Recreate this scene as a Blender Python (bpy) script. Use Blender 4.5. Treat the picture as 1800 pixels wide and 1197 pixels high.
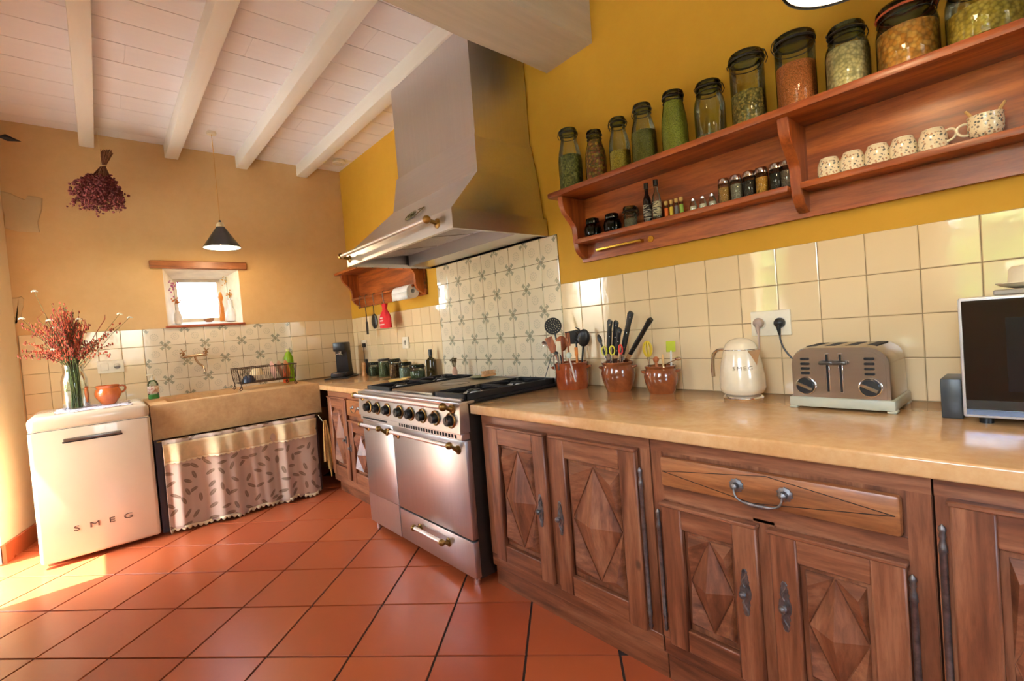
import bpy, bmesh, math, random
from mathutils import Matrix, Vector
random.seed(7)
for o in list(bpy.data.objects): bpy.data.objects.remove(o)
SC = bpy.context.scene; COL = SC.collection
PI = math.pi
R = math.radians

# ------------------------------------------------------------------ camera
YAW, PITCH, ROLL, FPX = 0.71311, -0.02660, -0.08026, 839.65      # focal length in pixels of the 1800 px wide frame
CAM = Vector((-1.9845, -4.7709, 1.2091))
_f = Vector((math.sin(YAW)*math.cos(PITCH), math.cos(YAW)*math.cos(PITCH), math.sin(PITCH)))
_r0 = Vector((math.cos(YAW), -math.sin(YAW), 0)); _u0 = _r0.cross(_f)
_r = _r0*math.cos(ROLL) + _u0*math.sin(ROLL); _u = -_r0*math.sin(ROLL) + _u0*math.cos(ROLL)
cd = bpy.data.cameras.new('camera'); cam = bpy.data.objects.new('camera', cd); COL.objects.link(cam)
cd.sensor_width = 36; cd.lens = 36*FPX/1800; cd.clip_start = 0.02
m = Matrix((_r, _u, -_f)).transposed().to_4x4(); m.translation = CAM; cam.matrix_world = m
SC.camera = cam
def at(px, py, ax, val):
    """the point where the ray of photo pixel (px, py) meets the plane coordinate[ax] = val"""
    d = _f + _r*((px-900)/FPX) + _u*((598.5-py)/FPX)
    return CAM + d*((val-CAM[ax])/d[ax])

# ------------------------------------------------------------------ world, sun, daylight, exposure
SC.view_settings.view_transform = 'Standard'; SC.view_settings.look = 'None'
SC.view_settings.exposure = -0.22; SC.view_settings.gamma = 1.0; SC.view_settings.use_curve_mapping = False
w = bpy.data.worlds.new('sky'); SC.world = w; w.use_nodes = True
nt = w.node_tree; bg = nt.nodes['Background']
sky = nt.nodes.new('ShaderNodeTexSky'); sky.sky_type = 'NISHITA'; sky.sun_disc = False
sky.sun_elevation = R(66); sky.sun_rotation = R(-90); sky.air_density = 1.0; sky.dust_density = 3.0
bw = nt.nodes.new('ShaderNodeRGBToBW'); nt.links.new(sky.outputs[0], bw.inputs[0])       # hazy summer sky: mostly white
hz = nt.nodes.new('ShaderNodeMix'); hz.data_type = 'RGBA'; hz.inputs[0].default_value = .22
nt.links.new(sky.outputs[0], hz.inputs[6]); nt.links.new(bw.outputs[0], hz.inputs[7])
nt.links.new(hz.outputs[2], bg.inputs[0]); bg.inputs[1].default_value = 6.6
def lamp(name, kind, energy, color, loc, target=None, **kw):
    l = bpy.data.lights.new(name, kind); l.energy = energy; l.color = color
    for k, v in kw.items(): setattr(l, k, v)
    o = bpy.data.objects.new(name, l); COL.objects.link(o); o.location = loc
    if target is not None: o.rotation_euler = (Vector(target)-Vector(loc)).to_track_quat('-Z', 'Y').to_euler()
    return o
lamp('sun', 'SUN', 200, (1, .93, .82), (-8, -4, 12), Vector((-8, -4, 12))+Vector((.44, .02, -1)), angle=R(.6))
def portal(name, loc, target, sx, sy):
    """guides the sampling of the sky through an opening, gives no light of its own"""
    o = lamp(name, 'AREA', 1, (1, 1, 1), loc, target, shape='RECTANGLE', size=sx, size_y=sy); o.data.cycles.is_portal = True
portal('portal_garden_door', (-2.99, -.85, 1.075), (0, -.85, 1.075), .86, 2.15)
portal('portal_narrow_window', (-2.99, -3.0, 1.55), (0, -3.0, 1.55), .36, 1.2)
portal('portal_wide_window', (-2.99, -4.7, 1.625), (0, -4.7, 1.625), 1.0, .95)
portal('portal_fill_window', (-1.7, -7.28, 1.6), (-1.7, 0, 1.6), .9, 1.0)  # for the added window behind the camera
portal('portal_sink_window', (-1.27, .49, 1.68), (-1.27, -3, 1.68), .36, .38)

# ------------------------------------------------------------------ node helpers
class N:
    """a socket with arithmetic"""
    def __init__(s, t, k): s.t = t; s.k = k
    def m(s, op, *b):
        n = s.t.nodes.new('ShaderNodeMath'); n.operation = op
        for i, v in enumerate((s,)+b):
            if isinstance(v, N): s.t.links.new(v.k, n.inputs[i])
            else: n.inputs[i].default_value = v
        return N(s.t, n.outputs[0])
    def __add__(s, o): return s.m('ADD', o)
    def __sub__(s, o): return s.m('SUBTRACT', o)
    def __mul__(s, o): return s.m('MULTIPLY', o)
    def __truediv__(s, o): return s.m('DIVIDE', o)
    def lt(s, o): return s.m('LESS_THAN', o)
    def gt(s, o): return s.m('GREATER_THAN', o)
    def step(s, a, b):
        n = s.t.nodes.new('ShaderNodeMapRange'); n.interpolation_type = 'SMOOTHSTEP'
        s.t.links.new(s.k, n.inputs[0])
        for i, v in ((1, a), (2, b), (3, 0), (4, 1)): n.inputs[i].default_value = v
        return N(s.t, n.outputs[0])
def L(c):  # sRGB 0-255 to linear
    return tuple(((v/255)/12.92 if v/255 <= .04045 else ((v/255+.055)/1.055)**2.4) for v in c[:3]) + (1,)
MATS = {}
def base(name):
    mt = bpy.data.materials.new(name); mt.use_nodes = True
    t = mt.node_tree; b = t.nodes['Principled BSDF']; MATS[name] = mt
    return mt, t, b
def setp(b, **k):
    al = dict(rough='Roughness', metal='Metallic', spec='Specular IOR Level', coat='Coat Weight', coatr='Coat Roughness',
              trans='Transmission Weight', ior='IOR', alpha='Alpha', aniso='Anisotropic', sheen='Sheen Weight', sub='Subsurface Weight')
    for n, v in k.items(): b.inputs[al[n]].default_value = v
def coords(t, kind='Object', scale=(1, 1, 1), rot=(0, 0, 0)):
    c = t.nodes.new('ShaderNodeTexCoord'); mp = t.nodes.new('ShaderNodeMapping')
    t.links.new(c.outputs[kind], mp.inputs[0]); mp.inputs['Scale'].default_value = scale; mp.inputs['Rotation'].default_value = rot
    return mp.outputs[0]
def noise(t, vec, scale=5, detail=4, rough=.6, dist=0):
    n = t.nodes.new('ShaderNodeTexNoise'); t.links.new(vec, n.inputs['Vector'])
    n.inputs['Scale'].default_value = scale; n.inputs['Detail'].default_value = detail
    n.inputs['Roughness'].default_value = rough; n.inputs['Distortion'].default_value = dist
    return n.outputs['Fac']
def voro(t, vec, scale=5, feature='F1'):
    n = t.nodes.new('ShaderNodeTexVoronoi'); n.feature = feature; t.links.new(vec, n.inputs['Vector']); n.inputs['Scale'].default_value = scale
    return n
def ramp(t, fac, stops):
    n = t.nodes.new('ShaderNodeValToRGB'); t.links.new(fac, n.inputs[0]); e = n.color_ramp.elements
    while len(e) < len(stops): e.new(.5)
    for i, (p, c) in enumerate(stops): e[i].position = p; e[i].color = c
    return n.outputs[0]
def mix(t, fac, a, b, mode='MIX'):
    n = t.nodes.new('ShaderNodeMix'); n.data_type = 'RGBA'; n.blend_type = mode
    for i, v in ((0, fac), (6, a), (7, b)):
        if isinstance(v, N): v = v.k
        if hasattr(v, 'is_linked'): t.links.new(v, n.inputs[i])
        else: n.inputs[i].default_value = v
    return n.outputs[2]
def bump(t, b, h, strength=.3, dist=.002):
    n = t.nodes.new('ShaderNodeBump'); n.inputs['Strength'].default_value = strength; n.inputs['Distance'].default_value = dist
    t.links.new(h, n.inputs['Height']); t.links.new(n.outputs[0], b.inputs['Normal'])
def plain(name, col, rough=.5, metal=0, var=.06, scale=8, bmp=0, **k):
    """one colour with a little noise in it"""
    if name in MATS: return MATS[name]
    mt, t, b = base(name); c = L(col); v = coords(t); f = noise(t, v, scale)
    lo = tuple(x*(1-var*2) for x in c[:3])+(1,); hi = tuple(min(1, x*(1+var*2)) for x in c[:3])+(1,)
    t.links.new(ramp(t, f, [(.3, lo), (.7, hi)]), b.inputs['Base Color']); setp(b, rough=rough, metal=metal, **k)
    if bmp: bump(t, b, noise(t, v, scale*12), bmp)
    return mt
def wood(name, dark, mid, light, axis, rough=.42, scale=1.0, knots=True, coat=.15):
    if name in MATS: return MATS[name]
    mt, t, b = base(name); s = [9*scale]*3; s['xyz'.index(axis)] = .9*scale
    oi = t.nodes.new('ShaderNodeObjectInfo')
    v0 = coords(t, 'Object', s)
    va = t.nodes.new('ShaderNodeVectorMath'); va.operation = 'ADD'; t.links.new(v0, va.inputs[0])
    sc = t.nodes.new('ShaderNodeVectorMath'); sc.operation = 'SCALE'; sc.inputs[0].default_value = (7, 9, 11); t.links.new(oi.outputs['Random'], sc.inputs['Scale'])
    t.links.new(sc.outputs[0], va.inputs[1]); v = va.outputs[0]
    f1 = noise(t, v, 1.6, 3, .5, 1.2); f2 = noise(t, v, 9, 5, .7, .4)
    c1 = ramp(t, f1, [(.3, L(dark)), (.5, L(mid)), (.72, L(light))])
    c2 = ramp(t, f2, [(.35, (.55, .5, .46, 1)), (.6, (1, 1, 1, 1))])
    col = mix(t, .75, c1, c2, 'MULTIPLY')
    if knots:
        kv = voro(t, coords(t, 'Object', [3.2 if a != axis else 1.8 for a in 'xyz']), 1.3)
        k = N(t, kv.outputs['Distance']).step(.07, .03)
        col = mix(t, k*.75, col, L([x*.42 for x in dark]))
    t.links.new(col, b.inputs['Base Color']); setp(b, rough=rough, coat=coat, coatr=.25)
    bump(t, b, f2, .22, .0015)
    return mt
def glassy(name, tint=(215, 232, 218), gloss=.9):
    """thin clear glass: lets the light straight through, mirrors at grazing angles"""
    if name in MATS: return MATS[name]
    mt = bpy.data.materials.new(name); mt.use_nodes = True; t = mt.node_tree; MATS[name] = mt
    t.nodes.remove(t.nodes['Principled BSDF']); o = t.nodes['Material Output']
    tr = t.nodes.new('ShaderNodeBsdfTransparent'); tr.inputs[0].default_value = L(tint)
    gl = t.nodes.new('ShaderNodeBsdfGlossy'); gl.inputs['Roughness'].default_value = .03
    fr = t.nodes.new('ShaderNodeFresnel'); fr.inputs[0].default_value = 1.5
    v = coords(t); bm_ = t.nodes.new('ShaderNodeBump'); bm_.inputs['Strength'].default_value = .25; bm_.inputs['Distance'].default_value = .004
    t.links.new(noise(t, v, 30, 2), bm_.inputs['Height']); t.links.new(bm_.outputs[0], gl.inputs['Normal']); t.links.new(bm_.outputs[0], fr.inputs['Normal'])
    mx = t.nodes.new('ShaderNodeMixShader'); f = N(t, fr.outputs[0])*gloss
    t.links.new(f.k, mx.inputs[0]); t.links.new(tr.outputs[0], mx.inputs[1]); t.links.new(gl.outputs[0], mx.inputs[2]); t.links.new(mx.outputs[0], o.inputs[0])
    return mt
def speckle(name, cols, scale=60, rough=.6, bmp=.6):
    """grains, seeds, pasta: cells of several colours"""
    if name in MATS: return MATS[name]
    mt, t, b = base(name); vn = voro(t, coords(t), scale)
    sep = t.nodes.new('ShaderNodeSeparateColor'); t.links.new(vn.outputs['Color'], sep.inputs[0])
    st = [((i+.0)/len(cols), L(c)) for i, c in enumerate(cols)]; rp = ramp(t, sep.outputs[0], st); t.nodes[-1]
    t.links.new(mix(t, N(t, vn.outputs['Distance']).step(.2, .9)*.55, rp, L([x*.35 for x in cols[0]])), b.inputs['Base Color'])
    setp(b, rough=rough); bump(t, b, vn.outputs['Distance'], bmp, .004); b.inputs['Normal'].links[0].from_node.invert = True
    return mt
def emit(name, col, s):
    if name in MATS: return MATS[name]
    mt, t, b = base(name); b.inputs['Base Color'].default_value = L(col); b.inputs['Emission Color'].default_value = L(col); b.inputs['Emission Strength'].default_value = s
    return mt

# ------------------------------------------------------------------ geometry helpers
class G:
    def __init__(s): s.bm = bmesh.new()
    def _v(s, co): return s.bm.verts.new(co)
    def face(s, vs):
        try: return s.bm.faces.new(vs)
        except ValueError: return None
    def raw(s, verts, faces):
        vs = [s._v(c) for c in verts]
        for f in faces: s.face([vs[i] for i in f])
        return s
    def box(s, x0, x1, y0, y1, z0, z1, bev=0, seg=1, M=None):
        x0, x1 = min(x0, x1), max(x0, x1); y0, y1 = min(y0, y1), max(y0, y1); z0, z1 = min(z0, z1), max(z0, z1)
        b = bmesh.new(); vs = [b.verts.new((x, y, z)) for x in (x0, x1) for y in (y0, y1) for z in (z0, z1)]
        for f in ((0, 1, 3, 2), (4, 6, 7, 5), (0, 4, 5, 1), (2, 3, 7, 6), (0, 2, 6, 4), (1, 5, 7, 3)): b.faces.new([vs[i] for i in f])
        if bev: bmesh.ops.bevel(b, geom=b.edges[:], offset=bev, segments=seg, affect='EDGES', profile=.5)
        return s.merge(b, M)
    def merge(s, b, M=None):
        if M is not None: bmesh.ops.transform(b, matrix=M, verts=b.verts)
        me = bpy.data.meshes.new('t'); b.to_mesh(me); b.free(); s.bm.from_mesh(me); bpy.data.meshes.remove(me)
        return s
    def rings(s, rings, closed=True, cap0=True, cap1=True, loop=False):
        rs = [[s._v(c) for c in r] for r in rings]; n = len(rs[0])
        pairs = list(zip(rs, rs[1:])) + ([(rs[-1], rs[0])] if loop else [])
        for a, b in pairs:
            for i in range(n if closed else n-1):
                j = (i+1) % n; s.face([a[i], a[j], b[j], b[i]])
        if closed and not loop:
            if cap0: s.face(rs[0][::-1])
            if cap1: s.face(rs[-1])
        return s
    def lathe(s, prof, c=(0, 0, 0), n=24, cap0=True, cap1=True, M=None, lobes=0, amp=0):
        c = Vector(c); out = []
        for r, z in prof:
            ring = []
            for i in range(n):
                a = 2*PI*i/n; rr = max(r, 1e-4)*(1+amp*math.cos(lobes*a)) if lobes else max(r, 1e-4)
                p = Vector((rr*math.cos(a), rr*math.sin(a), z)); ring.append(c+(M @ p if M else p))
            out.append(ring)
        return s.rings(out, True, cap0, cap1)
    def cyl(s, p0, p1, r0, r1=None, n=14, cap=True):
        p0, p1 = Vector(p0), Vector(p1); r1 = r0 if r1 is None else r1; d = (p1-p0)
        q = d.to_track_quat('Z', 'Y').to_matrix(); rr = []
        for p, r in ((p0, r0), (p1, r1)): rr.append([p + q @ Vector((r*math.cos(2*PI*i/n), r*math.sin(2*PI*i/n), 0)) for i in range(n)])
        return s.rings(rr, True, cap, cap)
    def tube(s, pts, r, n=8, closed=False, flat=None):
        pts = [Vector(p) for p in pts]; rs = []; k = len(pts); up = None
        for i, p in enumerate(pts):
            a = pts[(i-1) % k] if (closed or i > 0) else p; b = pts[(i+1) % k] if (closed or i < k-1) else p
            d = (b-a).normalized()
            if up is None: up = Vector((0, 0, 1)) if abs(d.z) < .9 else Vector((1, 0, 0))
            x = d.cross(up).normalized(); y = x.cross(d).normalized(); up = y
            ra = r[i] if isinstance(r, (list, tuple)) else r; fl = 1 if flat is None else flat
            rs.append([p + x*ra*math.cos(2*PI*j/n) + y*ra*fl*math.sin(2*PI*j/n) for j in range(n)])
        return s.rings(rs, True, not closed, not closed, closed)
    def prism(s, poly, ax, a, b, bev=0):
        """polygon in the two axes other than ax (in cyclic order), extruded from a to b along ax"""
        def P(u, v, w): c = [0, 0, 0]; c[ax] = w; c[(ax+1) % 3] = u; c[(ax+2) % 3] = v; return c
        bb = bmesh.new(); r0 = [bb.verts.new(P(u, v, a)) for u, v in poly]; r1 = [bb.verts.new(P(u, v, b)) for u, v in poly]
        n = len(poly)
        for i in range(n): j = (i+1) % n; bb.faces.new([r0[i], r0[j], r1[j], r1[i]])
        f0 = bb.faces.new(r0[::-1]); f1 = bb.faces.new(r1)
        if bev: bmesh.ops.bevel(bb, geom=list(f0.edges)+list(f1.edges), offset=bev, segments=1, affect='EDGES')
        return s.merge(bb)
    def sph(s, c, r, nu=14, nv=8, M=None):
        r = (r, r, r) if not isinstance(r, (tuple, list)) else r; c = Vector(c); rr = []
        for i in range(nv+1):
            a = -PI/2+PI*i/nv; k = max(math.cos(a), .02)
            rr.append([c+((M @ Vector((r[0]*k*math.cos(2*PI*j/nu), r[1]*k*math.sin(2*PI*j/nu), r[2]*math.sin(a)))) if M else Vector((r[0]*k*math.cos(2*PI*j/nu), r[1]*k*math.sin(2*PI*j/nu), r[2]*math.sin(a)))) for j in range(nu)])
        return s.rings(rr)
    def grid(s, f, nu, nv, closed_u=False):
        vs = [[s._v(f(i/(nu if closed_u else nu-1), j/(nv-1))) for i in range(nu)] for j in range(nv)]
        for j in range(nv-1):
            for i in range(nu if closed_u else nu-1):
                k = (i+1) % nu; s.face([vs[j][i], vs[j][k], vs[j+1][k], vs[j+1][i]])
        return s
WM = {}
def finish(ob, label=None, cat=None, group=None, kind=None):
    if label: ob['label'] = label
    if cat: ob['category'] = cat
    if group: ob['group'] = group
    if kind: ob['kind'] = kind
    return ob
def mesh(name, g, sharp=38):
    bm = g.bm; bmesh.ops.recalc_face_normals(bm, faces=bm.faces)
    me = bpy.data.meshes.new(name); bm.to_mesh(me); bm.free()
    me.polygons.foreach_set('use_smooth', [True]*len(me.polygons)); me.set_sharp_from_angle(angle=R(sharp))
    return me
def part(name, g, mat, parent=None, label=None, local=False, kind=None, sharp=38, solid=0):
    """one mesh object; world-space geometry unless local, moved into the frame of its parent"""
    W = WM[parent] if parent else Matrix()
    if parent and not local: bmesh.ops.transform(g.bm, matrix=W.inverted(), verts=g.bm.verts)
    me = mesh(name, g, sharp); me.materials.append(mat)
    ob = bpy.data.objects.new(name, me); COL.objects.link(ob)
    if parent: ob.parent = parent
    WM[ob] = W
    if solid:
        md = ob.modifiers.new('thickness', 'SOLIDIFY'); md.thickness = solid; md.offset = 0
    return finish(ob, label, kind=kind)
def thing(name, label, cat, loc, rz=0, group=None):
    ob = bpy.data.objects.new(name, None); COL.objects.link(ob); ob.location = loc; ob.rotation_euler = (0, 0, rz)
    ob.empty_display_size = .05
    WM[ob] = Matrix.Translation(loc) @ Matrix.Rotation(rz, 4, 'Z')
    return finish(ob, label, cat, group)
def single(name, g, mat, label, cat, loc, group=None, **k):
    """a thing that is one mesh: origin moved to loc (its base)"""
    bmesh.ops.translate(g.bm, vec=-Vector(loc), verts=g.bm.verts)
    ob = part(name, g, mat, **k); ob.location = loc; WM[ob] = Matrix.Translation(loc)
    return finish(ob, label, cat, group)
def struct(name, g, mat, label, cat=None):
    return finish(part(name, g, mat), label, cat, kind='structure')
def copytree(o, loc, label, rz=None):
    c = o.copy(); COL.objects.link(c); c.location = loc; c['label'] = label
    if rz is not None: c.rotation_euler = (0, 0, rz)
    WM[c] = Matrix.Translation(loc) @ Matrix.Rotation(c.rotation_euler.z, 4, 'Z')
    for ch in o.children:
        d = ch.copy(); COL.objects.link(d); d.parent = c
        for gch in ch.children:
            e = gch.copy(); COL.objects.link(e); e.parent = d
    return c
def bez(p0, p1, p2, p3, n=10):
    return [Vector(p0)*(1-t)**3+Vector(p1)*3*t*(1-t)**2+Vector(p2)*3*t*t*(1-t)+Vector(p3)*t**3 for t in [i/n for i in range(n+1)]]
# ------------------------------------------------------------------ materials of the room
def plaster(name, c, dark, rough=.85):
    mt, t, b = base(name); v = coords(t)
    f = noise(t, v, 1.3, 6, .6); f2 = noise(t, v, 14, 5, .65)
    col = ramp(t, f, [(.3, L(dark)), (.7, L(c))]); col = mix(t, .25, col, ramp(t, f2, [(.3, L(dark)), (.7, L(c))]))
    t.links.new(col, b.inputs['Base Color']); setp(b, rough=rough, spec=.25); bump(t, b, f2, .35, .004)
    return mt
M_BACK = plaster('ochre_plaster', (218, 182, 130), (202, 162, 108))
M_YEL = plaster('mustard_paint', (200, 154, 52), (190, 142, 40), .7)
M_LEFT = plaster('pale_plaster', (238, 218, 180), (228, 204, 162))
M_STONE = plaster('grey_stone', (206, 182, 140), (184, 158, 118))
M_GROUT = plain('grout', (150, 128, 92), .9)
M_FGROUT = plain('floor_grout', (66, 58, 56), .8)
def terracotta():
    mt, t, b = base('terracotta'); v = coords(t); oi = t.nodes.new('ShaderNodeObjectInfo')
    c = ramp(t, oi.outputs['Random'], [(0, L((176, 86, 50))), (.35, L((186, 96, 56))), (.7, L((170, 80, 48))), (1, L((192, 102, 60)))])
    f = noise(t, v, 7, 5, .6)
    c = mix(t, .5, c, ramp(t, f, [(.25, (.90, .87, .85, 1)), (.75, (1, 1, 1, 1))]), 'MULTIPLY')
    t.links.new(c, b.inputs['Base Color'])
    rg = N(t, noise(t, v, 5, 2))*.10+.24; t.links.new(rg.k, b.inputs['Roughness']); setp(b, spec=.55); bump(t, b, noise(t, v, 22, 3), .09, .003)
    return mt
M_TERRA = terracotta()
def tilemat(name, col, motif=0):
    """glazed wall tile; motif 1 / -1: stencilled flowers on the corners where u*v has that sign"""
    mt, t, b = base(name); v = coords(t); oi = t.nodes.new('ShaderNodeObjectInfo')
    c = mix(t, oi.outputs['Random'], L(col), L([x*.965 for x in col]))
    if motif:
        sp = t.nodes.new('ShaderNodeSeparateXYZ'); t.links.new(v, sp.inputs[0])
        u = N(t, sp.outputs[0])/.141; w_ = N(t, sp.outputs[2])/.141
        du = (u.m('ABSOLUTE')*-1)+.5; dv = (w_.m('ABSOLUTE')*-1)+.5
        r = ((du*du)+(dv*dv)).m('SQRT'); a = dv.m('ARCTAN2', du)
        d2 = (a*2).m('SINE').m('ABSOLUTE'); ax = (a*2).m('COSINE').m('ABSOLUTE')
        big = ((u*w_)*motif).gt(0)
        lim = d2.m('POWER', 2.2)*.25+.07
        petal = (r-lim).step(.015, -.015)
        hole = ((r-.13).m('ABSOLUTE')-.018).step(.012, -.008)*d2.step(.7, .95)
        curl = (((r-.30).m('ABSOLUTE')-.022).step(.012, -.012))*(a*8).m('SINE').m('ABSOLUTE').step(.3, .7)*d2.step(.45, .8)
        flower = (petal*(hole*-.95+1)).m('MAXIMUM', curl*.95)
        small = (r-(ax.m('POWER', 3.)*.12+.035)).step(.012, -.012)*.75
        cr = ((u*u)+(w_*w_)).m('SQRT'); ca = w_.m('ARCTAN2', u)
        med = (((cr-.17).m('ABSOLUTE')-.03).step(.02, -.01))*((ca*6).m('SINE').m('ABSOLUTE')).step(.35, .75)*.34
        med = med.m('MAXIMUM', (((cr-.07).m('ABSOLUTE')-.02).step(.015, -.01))*((ca*4).m('COSINE').m('ABSOLUTE')).step(.3, .7)*.38)
        k = (flower*big).m('MAXIMUM', small*(big*-1+1)).m('MAXIMUM', med)
        k = k*(N(t, noise(t, v, 90, 3))*.9+.38)
        c = mix(t, k.m('MINIMUM', .72), c, L((112, 118, 98)))
    t.links.new(c, b.inputs['Base Color']); setp(b, rough=.07, spec=.55, coat=.4, coatr=.03)
    bump(t, b, noise(t, v, 16, 2), .16, .004)
    return mt
M_TILE = tilemat('cream_tile', (228, 203, 160))
M_TR = tilemat('stencil_tile_rising', (226, 212, 184), 1)
M_TL = tilemat('stencil_tile_falling', (226, 212, 184), -1)
def painted(name, c, c2, axis, rough=.5):
    mt, t, b = base(name); s = [14, 14, 14]; s['xyz'.index(axis)] = 1.2; f = noise(t, coords(t, 'Object', s), 2, 5, .6)
    oi = t.nodes.new('ShaderNodeObjectInfo'); col = mix(t, .5, ramp(t, f, [(.3, L(c)), (.7, L(c2))]), ramp(t, oi.outputs['Random'], [(0, L(c)), (1, L(c2))]))
    t.links.new(col, b.inputs['Base Color']); setp(b, rough=rough); bump(t, b, f, .12, .002); return mt
M_BOARD = painted('white_boards', (240, 239, 245), (246, 245, 249), 'x')
M_BEAM = painted('white_beam', (240, 240, 232), (246, 246, 240), 'y')
M_GIRD = painted('limewashed_beam', (192, 180, 158), (216, 204, 184), 'x', .6)

# ------------------------------------------------------------------ floor: diagonal terracotta tiles
ZT = 1.4312                      # top of the plain wall tiling
CH = 2.93                        # underside of the ceiling boards
fl = struct('floor', G().box(-3.0, .25, -7.0, .3, -.12, -.006), M_FGROUT, 'red terracotta tile floor laid diagonally', 'floor')
TH, FOX, FOY, FS = -.8191, -.5837, -1.7518, .34165
def fpt(i, j): return (FOX+FS*(j*math.cos(TH)+i*math.sin(TH)), FOY+FS*(j*math.sin(TH)-i*math.cos(TH)))
def clip(poly, box):
    for ax, lim, sg in ((0, box[0], 1), (0, box[1], -1), (1, box[2], 1), (1, box[3], -1)):
        out = []
        for k in range(len(poly)):
            p, q = poly[k], poly[(k+1) % len(poly)]; a, b = (p[ax]-lim)*sg, (q[ax]-lim)*sg
            if a >= 0: out.append(p)
            if a*b < 0: s_ = a/(a-b); out.append((p[0]+(q[0]-p[0])*s_, p[1]+(q[1]-p[1])*s_))
        poly = out
        if not poly: return []
    return poly
def ftile(poly):
    g = G(); n = len(poly); cx = sum(p[0] for p in poly)/n; cy = sum(p[1] for p in poly)/n
    ins = [(cx+(x-cx)*.995, cy+(y-cy)*.995) for x, y in poly]
    return g.rings([[(x, y, -.02) for x, y in poly], [(x, y, -.0008) for x, y in poly], [(x, y, 0) for x, y in ins]], True, False, True)
half = FS/2-.0045
TM = mesh('floor_tile', ftile([(-half, -half), (half, -half), (half, half), (-half, half)])); TM.materials.append(M_TERRA)
for i in range(-10, 16):
    for j in range(-16, 12):
        x, y = fpt(i+.5, j+.5)
        if not (-2.85 < x < -.42 and -6.4 < y < .2): continue
        q = [(x+half*(a*math.cos(TH)-b*math.sin(TH)), y+half*(a*math.sin(TH)+b*math.cos(TH))) for a, b in ((-1, -1), (1, -1), (1, 1), (-1, 1))]
        c = clip(q, (-2.72, 0, -6.9, 0))
        if len(c) < 3: continue
        inside = all(-2.72 < px < 0 and -6.9 < py < 0 for px, py in q)
        if inside: o = bpy.data.objects.new('floor_tile', TM); o.rotation_euler = (0, 0, TH)
        else:
            me = mesh('floor_tile', ftile([(px-x, py-y) for px, py in c])); me.materials.append(M_TERRA); o = bpy.data.objects.new('floor_tile', me)
        COL.objects.link(o); o.location = (x, y, 0); o.parent = fl

# ------------------------------------------------------------------ walls
# back wall with a splayed window opening
WX0, WX1, WZ0, WZ1 = -1.54, -.99, 1.446, 1.915
DX0, DX1, DZ0, DZ1 = -1.45, -1.09, 1.49, 1.872
def ring(x0, x1, z0, z1, y): return [(x0, y, z0), (x1, y, z0), (x1, y, z1), (x0, y, z1)]
vs = ring(-2.41, .25, -.12, 3.3, .006)+ring(WX0, WX1, WZ0, WZ1, .006)+ring(DX0, DX1, DZ0, DZ1, .30)+ring(DX0, DX1, DZ0, DZ1, .50)+ring(-3.0, .25, -.12, 3.3, .50)
fs = []
for a, b in ((0, 4), (4, 8), (8, 12), (12, 16), (16, 0)):
    for k in range(4): l = (k+1) % 4; fs.append((a+k, a+l, b+l, b+k))
wb = struct('wall_back', G().raw(vs, fs), M_BACK, 'ochre plastered back wall above the stone sink', 'wall')
wr = struct('wall_right', G().box(.006, .3, -7.0, .3, -.12, 3.3), M_YEL, 'mustard yellow wall behind the range and long shelf', 'wall')
g = G()
g.prism([(-2.405, .0), (-2.53, -.42), (-3.0, -.42), (-3.0, .006), (-2.41, .006)], 2, -.12, 3.3)
g.box(-3.0, -2.55, -1.27, -.42, 2.15, 3.3); g.box(-3.0, -2.55, -2.82, -1.27, -.12, 3.3)
g.box(-3.0, -2.55, -3.18, -2.82, -.12, .95); g.box(-3.0, -2.55, -3.18, -2.82, 2.15, 3.3)
g.box(-3.0, -2.55, -4.2, -3.18, -.12, 3.3); g.box(-3.0, -2.55, -5.2, -4.2, -.12, 1.15); g.box(-3.0, -2.55, -5.2, -4.2, 2.1, 3.3); g.box(-3.0, -2.55, -7.0, -5.2, -.12, 3.3)
wl = struct('wall_left', g, M_LEFT, 'pale plastered wall with openings to the garden', 'wall')
g = G(); g.box(-3.0, -2.15, -7.3, -7.0, -.12, 3.3); g.box(-1.25, .3, -7.3, -7.0, -.12, 3.3); g.box(-2.15, -1.25, -7.3, -7.0, -.12, 1.1); g.box(-2.15, -1.25, -7.3, -7.0, 2.1, 3.3)
struct('wall_front', g, M_LEFT, 'pale plastered wall behind the viewer', 'wall')
g = G(); g.prism([(-2.388, .0), (-2.512, -.42), (-2.535, -.42), (-2.41, .0)], 2, 0, .115)
bb = struct('baseboard_left', g, M_TERRA, 'terracotta skirting along the sunlit left wall', 'baseboard')
# exposed stones in the plaster
def stone(poly, seed):
    rnd = random.Random(seed); n = len(poly); pts = []
    for k in range(n):
        p, q = poly[k], poly[(k+1) % n]
        for s_ in (0, .33, .66): pts.append((p[0]+(q[0]-p[0])*s_+rnd.uniform(-.012, .012), p[1]+(q[1]-p[1])*s_+rnd.uniform(-.012, .012)))
    cx = sum(p[0] for p in pts)/len(pts); cz = sum(p[1] for p in pts)/len(pts)
    g = G(); g.rings([[(x, .012, z) for x, z in pts], [(x, .004, z) for x, z in pts], [(cx+(x-cx)*.94, -.0012, cz+(z-cz)*.94) for x, z in pts]])
    part('stone', g, M_STONE, wb)
stone([(-2.40, 2.17), (-2.235, 2.155), (-2.205, 2.42), (-2.30, 2.40), (-2.40, 2.44)], 1)
stone([(-2.405, 1.50), (-2.375, 1.56), (-2.345, 1.69), (-2.405, 1.70)], 2)
#stone([(-1.70, 1.47), (-1.60, 1.47), (-1.605, 1.69), (-1.69, 1.72)], 4)

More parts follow.
